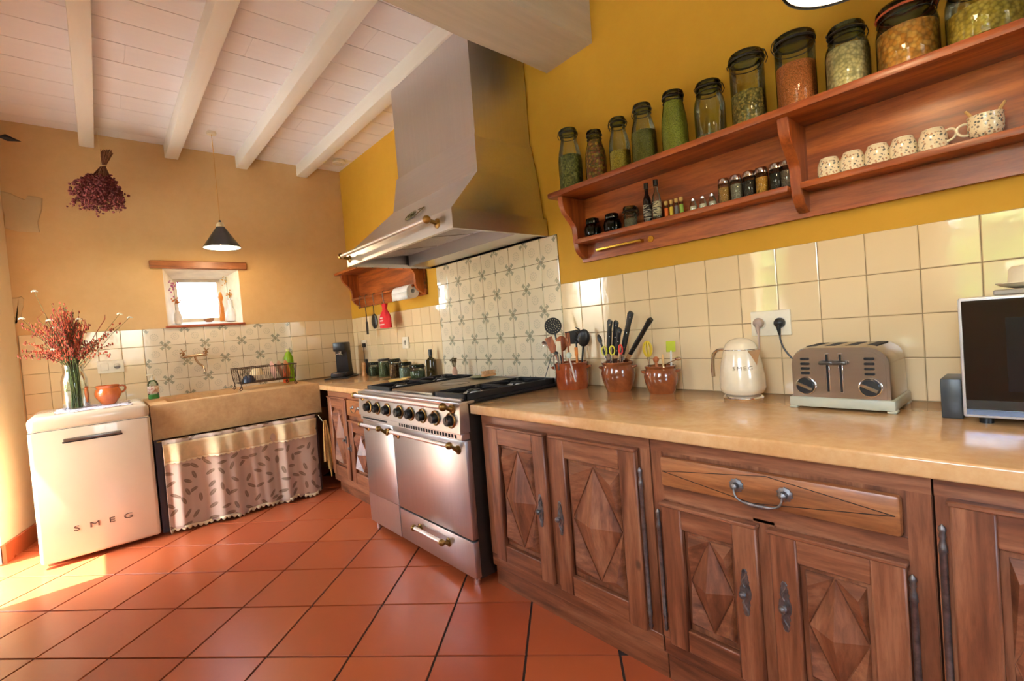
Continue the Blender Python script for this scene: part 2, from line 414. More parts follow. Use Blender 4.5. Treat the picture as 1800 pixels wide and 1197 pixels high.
# ------------------------------------------------------------------ wall tiles
def tmesh(w_, h, mat):
    g = G(); a, b = w_/2-.0012, h/2-.0012; i = .0022
    g.rings([[(-a, .006, -b), (a, .006, -b), (a, .006, b), (-a, .006, b)], [(-a, .0018, -b), (a, .0018, -b), (a, .0018, b), (-a, .0018, b)],
             [(-a+i, 0, -b+i), (a-i, 0, -b+i), (a-i, 0, b-i), (-a+i, 0, b-i)]], True, False, True)
    me = mesh('wall_tile', g, 20); me.materials.append(mat); return me
T = .141
part('grout', G().box(.0045, .02, -5.1, 0, .86, ZT), M_GROUT, wr); part('grout', G().box(.0045, .02, -2.9274, -1.6584, ZT, ZT+2*T), M_GROUT, wr)
part('grout', G().box(-2.4, 0, .0045, .02, .58, ZT), M_GROUT, wb)
tm = {}
def tile(parent, loc, rz, w_, h, mat):
    k = (round(w_, 3), round(h, 3), mat.name)
    if k not in tm: tm[k] = tmesh(w_, h, mat)
    o = bpy.data.objects.new('wall_tile', tm[k]); COL.objects.link(o); o.parent = parent; o.location = loc
    o.rotation_euler = (R(random.uniform(-.35, .35)), 0, rz+R(random.uniform(-.35, .35)))
U0 = 2.9274
for c in range(-21, 15):
    for r in range(-2, 4):
        pat = -9 <= c <= -1
        if r < 0 and not pat: continue
        y0, y1 = U0+c*T, U0+(c+1)*T
        y0 = max(y0, 0); wd = y1-y0
        mt = M_TILE if not pat else (M_TL if (c+r) % 2 == 0 else M_TR)
        tile(wr, (0, -(y0+y1)/2, ZT-(r+.5)*T), -PI/2, wd, T, mt)
V0, TW, THh = .6027, .13809, .13966
for c in range(-5, 13):
    for r in range(0, 6):
        if r > 3 and c < 8: continue
        pat = 0 <= c <= 7
        x0, x1 = max(V0+c*TW, 0), min(V0+(c+1)*TW, 2.395); wd = x1-x0
        mt = M_TILE if not pat else (M_TR if (c+r) % 2 == 0 else M_TL)
        tile(wb, (-(x0+x1)/2, 0, ZT-(r+.5)*THh), 0, wd, THh, mt)

# ------------------------------------------------------------------ ceiling, beams
ce = struct('ceiling', G().box(-3.0, .3, -7.3, .5, CH+.022, 3.3), plain('ceiling_void', (120, 105, 95)), 'white painted board ceiling', 'ceiling')
y = .3; k = 0
while y > -6.9:
    wd = .218; js = [(-2.95, -1.2), (-1.2, .29)] if k % 3 == 0 else ([(-2.95, -1.74), (-1.74, .29)] if k % 3 == 1 else [(-2.95, -.66), (-.66, .29)])
    for a, b in js: part('ceiling_board', G().box(a+.0003, b-.0003, y-wd+.0022, y-.0022, CH, CH+.024, .0012), M_BOARD, ce)
    y -= wd; k += 1
for k, (a, b) in enumerate(((-2.49, -2.405), (-1.972, -1.885), (-1.45, -1.357), (-.932, -.84), (-.415, -.318))):
    struct('trim_%d' % (k+1), G().box(a, b, -3.0, .05, 2.825, CH+.01, .006, 2), M_BEAM,
           ['white ceiling beam at the far left edge', 'white ceiling beam over the dried bouquet', 'white ceiling beam left of the pendant lamp', 'white ceiling beam right of the pendant lamp', 'white ceiling beam nearest the range hood'][k], 'beam')
    if k: struct('trim_%d' % (k+6), G().box(a, b, -7.0, -3.24, 2.825, CH+.01, .006, 2), M_BEAM, 'white ceiling beam behind the big girder, number %d from the left wall' % (k+1), 'beam')
# big girder, slightly hewn lower edge
def gird(u, v):
    x = -2.95+u*2.96; a = [(-2.955, 2.597), (-3.27, 2.604), (-3.275, 2.95), (-2.95, 2.95)]
    k = v*4; i = int(k) % 4; s_ = k-int(k); p, q = a[i], a[(i+1) % 4]
    y_, z_ = p[0]+(q[0]-p[0])*s_, p[1]+(q[1]-p[1])*s_
    wv = .012*math.sin(x*3.1+1)+.008*math.sin(x*7.3)
    return (x, y_+wv*(1 if y_ > -3.1 else .4), z_+.006*math.sin(x*4.7)*(z_ < 2.8))
g = G(); sec = [i/32 for i in range(32)]
g.rings([[gird(i/40, v) for v in sec] for i in range(41)])
struct('trim_11', g, M_GIRD, 'massive limewashed wooden girder above the range hood', 'beam')

# ------------------------------------------------------------------ window in the back wall, openings in the others
M_FRAME = plain('white_frame', (235, 228, 215), .5)
M_PANE = glassy('window_glass', (250, 252, 252), .7)
wn = struct('window_1', G().box(DX0, DX0+.03, .30, .34, DZ0, DZ1).box(DX1-.03, DX1, .30, .34, DZ0, DZ1).box(DX0+.03, DX1-.03, .30, .34, DZ1-.03, DZ1).box(DX0+.03, DX1-.03, .30, .34, DZ0, DZ0+.03), M_FRAME, 'small deep-set window above the stone sink', 'window')
part('pane', G().box(DX0+.03, DX1-.03, .318, .322, DZ0+.03, DZ1-.03), M_PANE, wn)
M_LINT = wood('lintel_wood', (110, 58, 24), (150, 86, 40), (176, 108, 54), 'x', .5)
part('lintel', G().box(-1.622, -.928, -.028, .02, 1.915, 1.979, .004), M_LINT, wn, 'brown wooden lintel board')
part('sill', G().box(-1.555, -.978, -.02, .05, 1.430, 1.449, .004), plain('sill_red', (150, 74, 42), .5), wn, 'reddish brown window sill')
part('sill_slope', G().raw([(WX0, .02, WZ0+.003), (WX1, .02, WZ0+.003), (DX1, .3, DZ0+.003), (DX0, .3, DZ0+.003), (WX0, .02, WZ0-.01), (WX1, .02, WZ0-.01), (DX1, .3, DZ0-.01), (DX0, .3, DZ0-.01)], [(0, 1, 2, 3), (4, 7, 6, 5), (0, 4, 5, 1), (1, 5, 6, 2), (2, 6, 7, 3), (3, 7, 4, 0)]), plain('reveal_white', (240, 232, 216), .8), wn)
for nm_, q in (('left', [(WX0, WZ0), (WX0, WZ1), (DX0, DZ1), (DX0, DZ0)]), ('right', [(WX1, WZ0), (WX1, WZ1), (DX1, DZ1), (DX1, DZ0)]), ('top', [(WX0, WZ1), (WX1, WZ1), (DX1, DZ1), (DX0, DZ1)])):
    yy = [.008, .008, .299, .299]; dx_, dz_ = {'left': (.004, 0), 'right': (-.004, 0), 'top': (0, -.004)}[nm_]
    part('reveal', G().raw([(a, y_, b) for (a, b), y_ in zip(q, yy)]+[(a+dx_, y_, b+dz_) for (a, b), y_ in zip(q, yy)], [(0, 1, 2, 3), (7, 6, 5, 4), (0, 4, 5, 1), (1, 5, 6, 2), (2, 6, 7, 3), (3, 7, 4, 0)]), MATS['reveal_white'], wn)
def opening(n, y0, y1, z0, z1, label, nm, bars):
    x = -2.80; g = G(); f = .05
    g.box(x, x+.05, y0, y0+f, z0, z1).box(x, x+.05, y1-f, y1, z0, z1).box(x, x+.05, y0+f, y1-f, z1-f, z1).box(x, x+.05, y0+f, y1-f, z0, z0+f)
    for b in bars: g.box(x+.005, x+.045, y0+f, y1-f, b-.015, b+.015)
    if y1-y0 > .6 and 'window' in nm: g.box(x+.001, x+.049, (y0+y1)/2-.03, (y0+y1)/2+.03, z0+f, z1-f)
    w_ = struct(nm, g, M_FRAME, label, 'window' if 'window' in nm else 'door')
    part('pane', G().box(x+.022, x+.026, y0+f, y1-f, z0+f, z1-f), M_PANE, w_)
opening(0, -1.27, -.42, 0, 2.15, 'white glazed garden door in the left wall', 'door_1', ())
opening(0, -3.18, -2.82, .95, 2.15, 'narrow window in the left wall', 'window_2', (1.55,))
opening(0, -5.2, -4.2, 1.15, 2.1, 'wide window in the left wall', 'window_3', (1.65,))
wn_fill = struct('added_fill_window', G().box(-2.15, -2.10, -7.2, -7.15, 1.1, 2.1).box(-1.30, -1.25, -7.2, -7.15, 1.1, 2.1).box(-2.10, -1.30, -7.2, -7.15, 2.05, 2.1).box(-2.10, -1.30, -7.2, -7.15, 1.1, 1.15).box(-1.72, -1.68, -7.2, -7.15, 1.15, 2.05), M_FRAME, 'added window in the wall behind the viewer, for fill light', 'window')  # unseen window, added and sized to let in fill daylight
part('pane', G().box(-2.10, -1.30, -7.18, -7.176, 1.15, 2.05), M_PANE, wn_fill)

# ------------------------------------------------------------------ outside: pale terrace and a green garden beyond the openings
M_GRAV = plain('pale_gravel', (236, 230, 218), .95, 0, .1, 60)
struct('ground', G().box(-14, -3.0, -14, 6, -.3, -.1).box(-3.0, 3, -14, -7.3, -.3, -.1), M_GRAV, 'pale gravel terrace outside the garden door', 'ground')
M_FOL = speckle('foliage', [(58, 96, 34), (96, 136, 50), (40, 72, 26), (126, 160, 70)], 9, .8, .9)
def bush(label, c, r, seed):
    rn = random.Random(seed); g = G()
    for k in range(46):
        a = rn.uniform(0, 2*PI); b = rn.uniform(-.6, 1.4); p = Vector((c[0]+r*.8*math.cos(a)*math.cos(b), c[1]+r*.8*math.sin(a)*math.cos(b), c[2]+r*1.1*math.sin(b)))
        g.sph(p, (r*rn.uniform(.2, .42),)*3, 8, 6)
    o = thing('garden_bush', label, 'bush', (c[0], c[1], -.1), 0, 'bushes in the garden'); part('foliage', g, M_FOL, o); part('trunk', G().cyl((c[0], c[1], -.1), (c[0], c[1], c[2]), .08), plain('bark', (90, 70, 50), .9), o)
for k, (c, r) in enumerate((((-8.5, -1.2, 1.0), 1.1), ((-9.0, -4.4, 1.1), 1.2), ((-8.8, -8.0, 1.2), 1.3), ((-9.5, 2.2, 1.2), 1.3))):
    bush('round green garden bush in the sunny garden beyond the windows', c, r, k)
# ------------------------------------------------------------------ shared materials
OAKD, OAKM, OAKL = (98, 54, 33), (138, 83, 53), (168, 112, 78)
M_OAKZ = wood('oak_upright', OAKD, OAKM, OAKL, 'z'); M_OAKY = wood('oak_lengthwise', OAKD, OAKM, OAKL, 'y'); M_OAKX = wood('oak_across', OAKD, OAKM, OAKL, 'x')
M_OAKC = wood('oak_drawer', (120, 70, 36), (166, 104, 58), (190, 128, 76), 'y')
CHD, CHM, CHL = (116, 50, 18), (160, 80, 32), (186, 102, 44)
M_CHY = wood('cherry_lengthwise', CHD, CHM, CHL, 'y', .38); M_CHZ = wood('cherry_upright', CHD, CHM, CHL, 'z', .38)
M_IRON = plain('pewter_iron', (128, 126, 124), .38, .9, .2, 40, .3)
M_BLACK = plain('black_plastic', (18, 18, 19), .35)
M_BLACKM = plain('black_cast_iron', (24, 24, 25), .55, .2, .1, 60, .3)
M_BRASS = plain('aged_brass', (142, 112, 62), .32, 1.0, .2, 30)
M_GOLD = plain('polished_brass', (212, 172, 72), .22, 1.0, .08)
M_CHROME = plain('chrome', (225, 225, 228), .12, 1.0, .02)
M_WHITE = plain('white_plastic', (230, 220, 194), .4)
M_CREAMEN = plain('cream_enamel', (228, 212, 180), .18, coat=.5)
M_SLIT = plain('dark_slit', (14, 12, 11), .8)
def steel(name, axis, col=(214, 213, 214), rough=.34):
    mt, t, b = base(name); s = [90, 90, 90]; s['xyz'.index(axis)] = 1.0
    f = noise(t, coords(t, 'Object', s), 1, 4, .7)
    t.links.new(ramp(t, f, [(.3, L([x*.97 for x in col])), (.7, L(col))]), b.inputs['Base Color'])
    setp(b, metal=1.0, rough=rough)
    return mt
M_STEELY = steel('brushed_steel_lengthwise', 'y'); M_STEELZ = steel('brushed_steel_upright', 'z')
def travertine(name, c1, c2, c3, rough, coat):
    mt, t, b = base(name); v = coords(t)
    f1 = noise(t, v, 3.5, 6, .62, .9); f2 = noise(t, v, 26, 5, .7)
    col = ramp(t, f1, [(.28, L(c1)), (.5, L(c2)), (.72, L(c3))])
    col = mix(t, .35, col, ramp(t, f2, [(.35, L(c1)), (.65, L(c3))]))
    t.links.new(col, b.inputs['Base Color']); setp(b, rough=rough, coat=coat, coatr=.04, spec=.5); bump(t, b, f2, .05 if coat else .4, .003)
    return mt
M_COUNT = travertine('polished_travertine', (198, 146, 92), (213, 165, 108), (224, 184, 134), .20, .35)
M_SINK = travertine('honed_sandstone', (176, 134, 84), (200, 158, 104), (212, 174, 122), .6, 0)

# ------------------------------------------------------------------ worktops
CT = .867
g = G().box(-.70, 0, -5.3, -2.945, .824, CT, .006, 3)
single('worktop', g, M_COUNT, 'long polished beige stone worktop right of the range', 'worktop', (-.35, -4.1, .824))
g = G().box(-.632, 0, -1.79, -.005, .826, CT, .006, 3)
single('worktop', g, M_COUNT, 'short polished beige stone worktop left of the range', 'worktop', (-.31, -.9, .826))

# ------------------------------------------------------------------ oak cabinets
XF = -.652                        # face of the cabinet frames
def lozenge(door, y0, y1, z0, z1, xb, h):
    """raised rhombus and four raised corner triangles on a panel (y0 > y1)"""
    ym, zm = (y0+y1)/2, (z0+z1)/2; g_ = .004
    t_, b_, l_, r_ = (ym, z1), (ym, z0), (y0, zm), (y1, zm)
    def pc(poly, apex, hh, name):
        cx = sum(p[0] for p in poly)/len(poly); cz = sum(p[1] for p in poly)/len(poly)
        q = [(cx+(p[0]-cx)*.955, cz+(p[1]-cz)*.965) for p in poly]; n = len(q)
        vs = [(xb, a, b) for a, b in q]+[(xb-.004, a, b) for a, b in q]+[(xb-hh, apex[0], apex[1])]
        fs = [(i, (i+1) % n, n+(i+1) % n, n+i) for i in range(n)]+[(n+i, n+(i+1) % n, 2*n) for i in range(n)]+[tuple(range(n))]
        part(name, G().raw(vs, fs), M_OAKZ if name == 'lozenge' else M_OAKY, door, sharp=5)
    pc([t_, r_, b_, l_], (ym, zm), h, 'lozenge')
    for sy, sz in ((y0, z1), (y1, z1), (y0, z0), (y1, z0)):
        poly = [(sy, sz), (ym, sz), (sy, zm)]; pc(poly, (sy*.62+ym*.19+sy*.19, sz*.62+zm*.19+sz*.19), h*.75, 'corner_lozenge')
def escutcheon(door, y, z, h=.135):
    x = XF-.022; k = h/.135
    half = [(.004, .067), (.008, .060), (.005, .053), (.010, .047), (.007, .040), (.012, .032), (.008, .024), (.014, .014), (.016, 0)]
    up = half; dn = [(a, -b) for a, b in reversed(half[:-1])]
    prof = [(a, b) for a, b in up+dn]; poly = [(y+a*k, z+b*k) for a, b in prof]+[(y-a*k, z+b*k) for a, b in reversed(prof)]
    g = G().prism(poly, 0, x-.0045, x, .0012)
    for s in (-1, 1):
        g.tube([(x-.005, y+.006*math.sin(t*5), z+s*(.016+t*.042)*k) for t in [i/8 for i in range(9)]], .0026, 6)
    part('escutcheon', g, M_IRON, door, 'pewter coloured ornamental key plate')
    g = G().lathe([(.004, 0), (.0045, .010), (.009, .015), (.011, .021), (.008, .027), (.001, .030)], (x, y, z), 12, M=Matrix.Rotation(-PI/2, 3, 'Y'))
    part('knob', g, M_IRON, door)
def rod(door, y, z0, z1):
    x = XF-.014; hh = z1-z0
    pr = [(.001, 0), (.006, .006), (.0075, .013), (.005, .020), (.0065, .026), (.0045, .034), (.007, .046), (.0085, .060), (.0068, .064)]
    prof = pr+[(.0068, hh-.064)]+[(r, hh-z) for r, z in reversed(pr[:-1])]
    part('hinge_rod', G().lathe(prof, (x, y, z0), 10), M_IRON, door, 'long pewter coloured hinge rod with turned tips')
def door(cab, y0, y1, z0, z1, hy=None, hz=None, sw=.07, rw=.078, hing=None, hh=.135):
    x1, x0 = XF, XF-.022
    g = G()
    g.box(x0, x1, y0-sw, y0, z0, z1, .004).box(x0, x1, y1, y1+sw, z0, z1, .004)
    d = part('door', g, M_OAKZ, cab)
    part('rail', G().box(x0+.0015, x1, y1+sw-.001, y0-sw+.001, z1-rw, z1-.001, .003), M_OAKY, d)
    part('rail', G().box(x0+.0015, x1, y1+sw-.001, y0-sw+.001, z0+.001, z0+rw, .003), M_OAKY, d)
    part('moulding', G().box(x0-.006, x1, y1-.004, y0+.004, z1-.006, z1+.006, .003), M_OAKY, d)
    part('panel', G().box(XF+.001, XF+.006, y1+sw, y0-sw, z0+rw, z1-rw), M_OAKZ, d)
    m_ = .012; lozenge(d, y0-sw-m_, y1+sw+m_, z0+rw+m_*1.3, z1-rw-m_*1.3, XF+.001, .044)
    if hy is not None: escutcheon(d, hy, hz, hh)
    if hing: rod(d, *hing)
    return d
def cabinet(label, y0, y1):
    cab = thing('base_cabinet', label, 'cabinet', (-.33, (y0+y1)/2, 0))
    g = G().box(XF+.006, -.01, y1+.001, y0-.001, .10, .823)
    part('body', g, M_OAKZ, cab)
    part('top_rail', G().box(XF, XF+.02, y1+.001, y0-.001, .776, .8235), M_OAKY, cab)
    part('bottom_rail', G().box(XF, XF+.02, y1+.001, y0-.001, .10, .158, .003), M_OAKY, cab)
    part('plinth', G().box(-.632, -.60, y1+.001, y0-.001, 0, .104), M_OAKY, cab)
    return cab
def stile(cab, y0, y1, z0=.158, z1=.776): part('stile', G().box(XF, XF+.02, y1, y0, z0, z1), M_OAKZ, cab)
c1 = cabinet('oak base cabinet with two tall lozenge doors right beside the range', -2.965, -3.873)
stile(c1, -2.967, -3.03); stile(c1, -3.835, -3.871); stile(c1, -3.39, -3.44)
door(c1, -3.028, -3.392, .156, .771, -3.352, .457); door(c1, -3.430, -3.826, .156, .771, -3.462, .452, hing=(-3.838, .17, .715))
c2 = cabinet('oak base cabinet with one wide drawer above two short lozenge doors', -3.875, -4.573)
stile(c2, -3.877, -3.915); stile(c2, -4.528, -4.571); stile(c2, -4.19, -4.245, .158, .63)
part('drawer_rail', G().box(XF, XF+.02, -4.528, -3.915, .622, .668), M_OAKY, c2)
dw = part('drawer', G().box(XF-.026, XF, -4.522, -3.922, .674, .768, .009, 2), M_OAKC, c2)
xg = XF-.0262
for a, b in (((-3.930, .722), (-4.20, .681)), ((-4.20, .681), (-4.512, .722)), ((-4.512, .722), (-4.24, .762)), ((-4.24, .762), (-3.930, .722))):
    part('groove', G().tube([(xg, a[0], a[1]), (xg, b[0], b[1])], .0011, 5), M_SLIT, dw)
ya, yb = at(1293, 857, 0, -.685), at(1378, 872, 0, -.685); zr = .7235
for q in (ya.y, yb.y):
    g = G().lathe([(.019, 0), (.0185, .004), (.010, .007), (.007, .016), (.009, .021), (.001, .025)], (XF-.026, q, zr), 20, M=Matrix.Rotation(-PI/2, 3, 'Y'), lobes=10, amp=.07)
    part('rosette', g, M_IRON, dw)
pts = bez((XF-.047, ya.y, zr), (XF-.050, ya.y, zr-.035), (XF-.052, ya.y-.02, zr-.036), (XF-.052, (ya.y+yb.y)/2, zr-.037), 8)+bez((XF-.052, (ya.y+yb.y)/2, zr-.037), (XF-.052, yb.y+.02, zr-.036), (XF-.050, yb.y, zr-.035), (XF-.047, yb.y, zr), 8)[1:]
g = G().tube(pts, [.0028]*6+[.0045, .006, .0045, .006, .0045]+[.0028]*6, 8); part('bail_pull', g, M_IRON, dw, 'pewter coloured hanging bail pull')
door(c2, -3.912, -4.202, .156, .613, -4.166, .42, .066, .07, hing=(-3.896, .187, .591)); door(c2, -4.236, -4.524, .156, .613, -4.268, .42, .066, .07, hing=(-4.534, .187, .594))
c3 = cabinet('oak base cabinet with a tall lozenge door below the microwave', -4.575, -5.298)
stile(c3, -4.577, -4.602); stile(c3, -5.23, -5.296)
door(c3, -4.602, -4.93, .156, .771, -4.90, .46, hing=(-4.588, .17, .721)); door(c3, -4.94, -5.23, .156, .771)
# left of the range
XS = XF; XF = -.612
c4 = thing('base_cabinet', 'oak corner cabinet with a small drawer between sink and range', 'cabinet', (-.31, -1.3, 0))
part('body', G().box(XF+.006, -.01, -1.788, -.86, .10, .825), M_OAKZ, c4)
part('top_rail', G().box(XF, XF+.02, -1.788, -.86, .78, .8255), M_OAKY, c4); part('bottom_rail', G().box(XF, XF+.02, -1.788, -.86, .10, .165, .003), M_OAKY, c4)
part('plinth', G().box(-.572, -.54, -1.788, -.86, 0, .104), M_OAKY, c4)
stile(c4, -.86, -.90, .165, .78); stile(c4, -1.64, -1.788, .165, .78)
door(c4, -.895, -1.255, .164, .778, -1.225, .47, hh=.06)
door(c4, -1.285, -1.63, .164, .622, -1.31, .42, hh=.06)
dl = part('drawer', G().box(XF-.024, XF, -1.62, -1.285, .662, .778, .008, 2), M_OAKC, c4)
for q in (-1.405, -1.50): part('rosette', G().lathe([(.014, 0), (.013, .004), (.006, .008), (.006, .016), (.001, .02)], (XF-.024, q, .728), 14, M=Matrix.Rotation(-PI/2, 3, 'Y')), M_IRON, dl)
part('bail_pull', G().tube(bez((XF-.04, -1.405, .728), (XF-.045, -1.41, .685), (XF-.045, -1.495, .685), (XF-.04, -1.50, .728), 12), .003, 6), M_IRON, dl)
XF = XS

# ------------------------------------------------------------------ stone sink, its curtain and tea towel
SX0, SX1, SY, SZ0, SZ1 = -1.752, -.634, -.742, .645, .882
sk = thing('stone_sink', 'wide shallow honed stone sink under the small window', 'sink', (-1.19, -.37, 0))
bx0, bx1, by0, by1 = -1.64, -1.12, -.62, -.22
o1 = [(SX0, SY), (SX1, SY), (SX1, -.002), (SX0, -.002)]; i1 = [(bx0, by0), (bx1, by0), (bx1, by1), (bx0, by1)]
i2 = [(bx0+.03, by0+.03), (bx1-.05, by0+.03), (bx1-.05, by1-.03), (bx0+.03, by1-.03)]
vs = [(x, y, SZ0) for x, y in o1]+[(x, y, SZ1-.008) for x, y in o1]+[(x*.994+SX0*.003+SX1*.003, y*.986-.005, SZ1) for x, y in o1]+[(x, y, SZ1-.001) for x, y in i1]+[(x, y, SZ1-.13) for x, y in i2]
fs = [(3, 2, 1, 0), (16, 17, 18, 19)]
for a in (0, 4, 8, 12):
    for k in range(4): l = (k+1) % 4; fs.append((a+k, a+l, a+4+l, a+4+k))
part('basin', G().raw(vs, fs), M_SINK, sk)
M_DARKW = wood('dark_base_wood', (56, 28, 16), (80, 42, 24), (100, 54, 32), 'z')
part('support', G().box(-1.745, -1.705, -.70, -.02, 0, .646), M_DARKW, sk); part('support', G().box(-.70, -.665, -.70, -.02, 0, .646), M_DARKW, sk)
part('rear_panel', G().box(-1.705, -.70, -.06, -.02, 0, .646), M_DARKW, sk)
part('curtain_rail', G().cyl((-1.735, -.752, .632), (-.64, -.752, .632), .005), M_BRASS, sk)
def leafprint():
    mt, t, b = base('leaf_print'); co = coords(t); sp = t.nodes.new('ShaderNodeSeparateXYZ'); t.links.new(co, sp.inputs[0])
    cb = t.nodes.new('ShaderNodeCombineXYZ'); t.links.new(sp.outputs[0], cb.inputs[0]); t.links.new(sp.outputs[2], cb.inputs[1])
    vn = t.nodes.new('ShaderNodeTexVoronoi'); vn.voronoi_dimensions = '2D'; vn.inputs['Scale'].default_value = 13; vn.inputs['Randomness'].default_value = .75
    t.links.new(cb.outputs[0], vn.inputs['Vector'])
    df = t.nodes.new('ShaderNodeVectorMath'); df.operation = 'SUBTRACT'; t.links.new(cb.outputs[0], df.inputs[0]); t.links.new(vn.outputs['Position'], df.inputs[1])
    s2 = t.nodes.new('ShaderNodeSeparateXYZ'); t.links.new(df.outputs[0], s2.inputs[0]); x, y = N(t, s2.outputs[0]), N(t, s2.outputs[1])
    sc = t.nodes.new('ShaderNodeSeparateColor'); t.links.new(vn.outputs['Color'], sc.inputs[0]); a = N(t, sc.outputs[0])*6.28
    ca, sa = a.m('COSINE'), a.m('SINE'); xr = x*ca+y*sa; yr = y*ca-x*sa
    e = ((xr/.030)*(xr/.030)+(yr/.0115)*(yr/.0115)).m('SQRT'); k = e.step(1.1, .85)
    vein = (yr.m('ABSOLUTE')).step(.0002, .0016)*.5+.5
    t.links.new(mix(t, k*vein*.85, L((206, 180, 158)), L((124, 102, 78))), b.inputs['Base Color']); setp(b, rough=.9, spec=.2, sheen=.2)
    return mt
M_LEAF = leafprint(); M_VAL = plain('cream_valance', (226, 200, 152), .9, 0, .05, 20); M_LACE = plain('lace', (240, 222, 180), .9)
def fold(x):   # cloth falls in uneven folds
    return .022*math.sin(x*31+1.3*math.sin(x*7))+.018*math.sin(x*13.7+.8)+.01*math.sin(x*57)
cu = thing('sink_curtain', 'leaf-printed cloth curtain hanging under the stone sink', 'curtain', (-1.18, -.80, .02))
def cl(u, v):
    x = -1.708+u*1.005; z = .640+(.026+.010*math.sin(x*26)-.640)*v; k = min(1, .25+v*1.3)
    if v < .06: k = .35
    return (x+.006*math.sin(x*90)*(v < .06)+.012*v*math.sin(x*9), -.800-fold(x)*k-.012*v, z)
part('cloth', G().grid(cl, 220, 26), M_LEAF, cu, 'cloth printed with small brown leaves', sharp=80, solid=.002)
def vl(u, v):
    x = -1.708+u*1.005; sc_ = .008*abs(math.sin(x*70)); z = .614+(.487-sc_*0-.614)*v
    return (x, -.814-fold(x)*min(1, .3+v)*1.0-.006*v, z)
vp = part('valance', G().grid(vl, 220, 8), M_VAL, cu, 'plain cream valance strip', sharp=80, solid=.0015)
def lace(z0, hh, k, yo):
    g = G(); n = 330; top = []; bot = []
    for i in range(n):
        x = -1.708+1.005*i/(n-1); y_ = yo-fold(x)*k; z_ = z0(x); top.append((x, y_, z_)); bot.append((x, y_-.001, z_-hh*(.35+.65*abs(math.sin(x*95)))))
    return g.rings([top, bot], False)
part('lace_trim', lace(lambda x: .490, .016, 1.0, -.821), M_LACE, vp, sharp=80, solid=.001)
part('lace_trim', lace(lambda x: .040+.010*math.sin(x*26), .028, 1.0, -.816), M_LACE, cu, 'cream lace edging along the hem', sharp=80, solid=.001)
def tw(u, v):
    s_ = u-.5; wd = .03+.085*v**.8; x = -.648+.012*v+s_*wd*.8; z = .585-v*(.40+.06*math.cos(s_*9)*(u > .45)-.07*(u < .35))
    return (x, -.838-.010*math.sin(u*16)*(.3+v*.7)-.004*v, z)
tt = thing('tea_towel', 'ochre tea towel hanging at the right end of the stone sink', 'towel', (-.66, -.84, .15))
part('cloth', G().grid(tw, 40, 20), plain('ochre_cloth', (206, 164, 96), .92, 0, .12, 30), tt, sharp=80, solid=.003)
part('loop', G().tube([(-.668, -.838, .585), (-.668, -.80, .60), (-.668, -.758, .622)], .0025, 6), M_LACE, tt)

# ------------------------------------------------------------------ small retro fridge
def rbox(x0, x1, y0, y1, z0, z1, r, seg=5): return G().box(x0, x1, y0, y1, z0, z1, r, seg)
FX0, FX1, FY = -2.336, -1.760, -.805
fr = thing('mini_fridge', 'cream retro mini fridge with rounded edges left of the sink', 'fridge', (-2.05, -.5, 0))
M_FRIDGE = plain('cream_fridge_enamel', (214, 192, 162), .22, 0, .02, 3, coat=.4)
part('body', rbox(FX0+.004, FX1-.004, -.745, -.17, .02, .812, .03), M_FRIDGE, fr)
part('top_cap', rbox(FX0, FX1, FY, -.165, .806, .905, .034), M_FRIDGE, fr)
part('seam', G().box(FX0+.001, FX1-.001, FY+.0015, -.18, .814, .818), M_SLIT, fr)
dr = part('door', rbox(FX0, FX1, FY, -.75, .028, .828, .020), M_FRIDGE, fr)
def bx(a, b): return a+(b-a)
part('grip', G().prism([(-2.185, .737), (-1.915, .737), (-1.908, .752), (-2.192, .752)][::-1], 1, FY-.012, FY+.004, .002) if 0 else G().box(-2.185, -1.912, FY-.010, FY+.004, .738, .757, .004, 2), plain('dark_chrome', (150, 140, 130), .3, 1.0), dr, 'dark chrome grip strip')
part('grip_recess', G().box(-2.19, -1.907, FY-.003, FY+.004, .730, .740, .002), M_SLIT, dr)
for fx in (FX0+.06, FX1-.06): part('foot', G().cyl((fx, -.68, 0), (fx, -.68, .03), .02), M_BLACK, fr)
for fx in (FX0+.06, FX1-.06): part('foot', G().cyl((fx, -.25, 0), (fx, -.25, .03), .02), M_BLACK, fr)
def text_geo(s, size, depth, sx=1.0):
    cu_ = bpy.data.curves.new('t', 'FONT'); cu_.body = s; cu_.size = size; cu_.extrude = depth; cu_.align_x = 'CENTER'; cu_.align_y = 'CENTER'; cu_.resolution_u = 3
    o = bpy.data.objects.new('t', cu_); COL.objects.link(o); dg = bpy.context.evaluated_depsgraph_get()
    me = bpy.data.meshes.new_from_object(o.evaluated_get(dg)); g = G(); g.bm.from_mesh(me)
    bpy.data.objects.remove(o); bpy.data.curves.remove(cu_); bpy.data.meshes.remove(me)
    bmesh.ops.transform(g.bm, matrix=Matrix.Diagonal((sx, 1, 1, 1)), verts=g.bm.verts)
    return g
for ch, q in zip('SMEG', ((135, 928), (167, 921), (197, 913), (226, 907))):
    p = at(*q, 1, FY-.001); g = text_geo(ch, .046, .002, 1.5)
    bmesh.ops.transform(g.bm, matrix=Matrix.Translation((p.x, FY-.001, .204)) @ Matrix.Rotation(PI/2, 4, 'X'), verts=g.bm.verts)
    part('letter', g, plain('letter_chrome', (120, 100, 84), .3, .8), dr)
M_RAIL = plain('rail_steel', (236, 236, 240), .36, 1.0, .02)
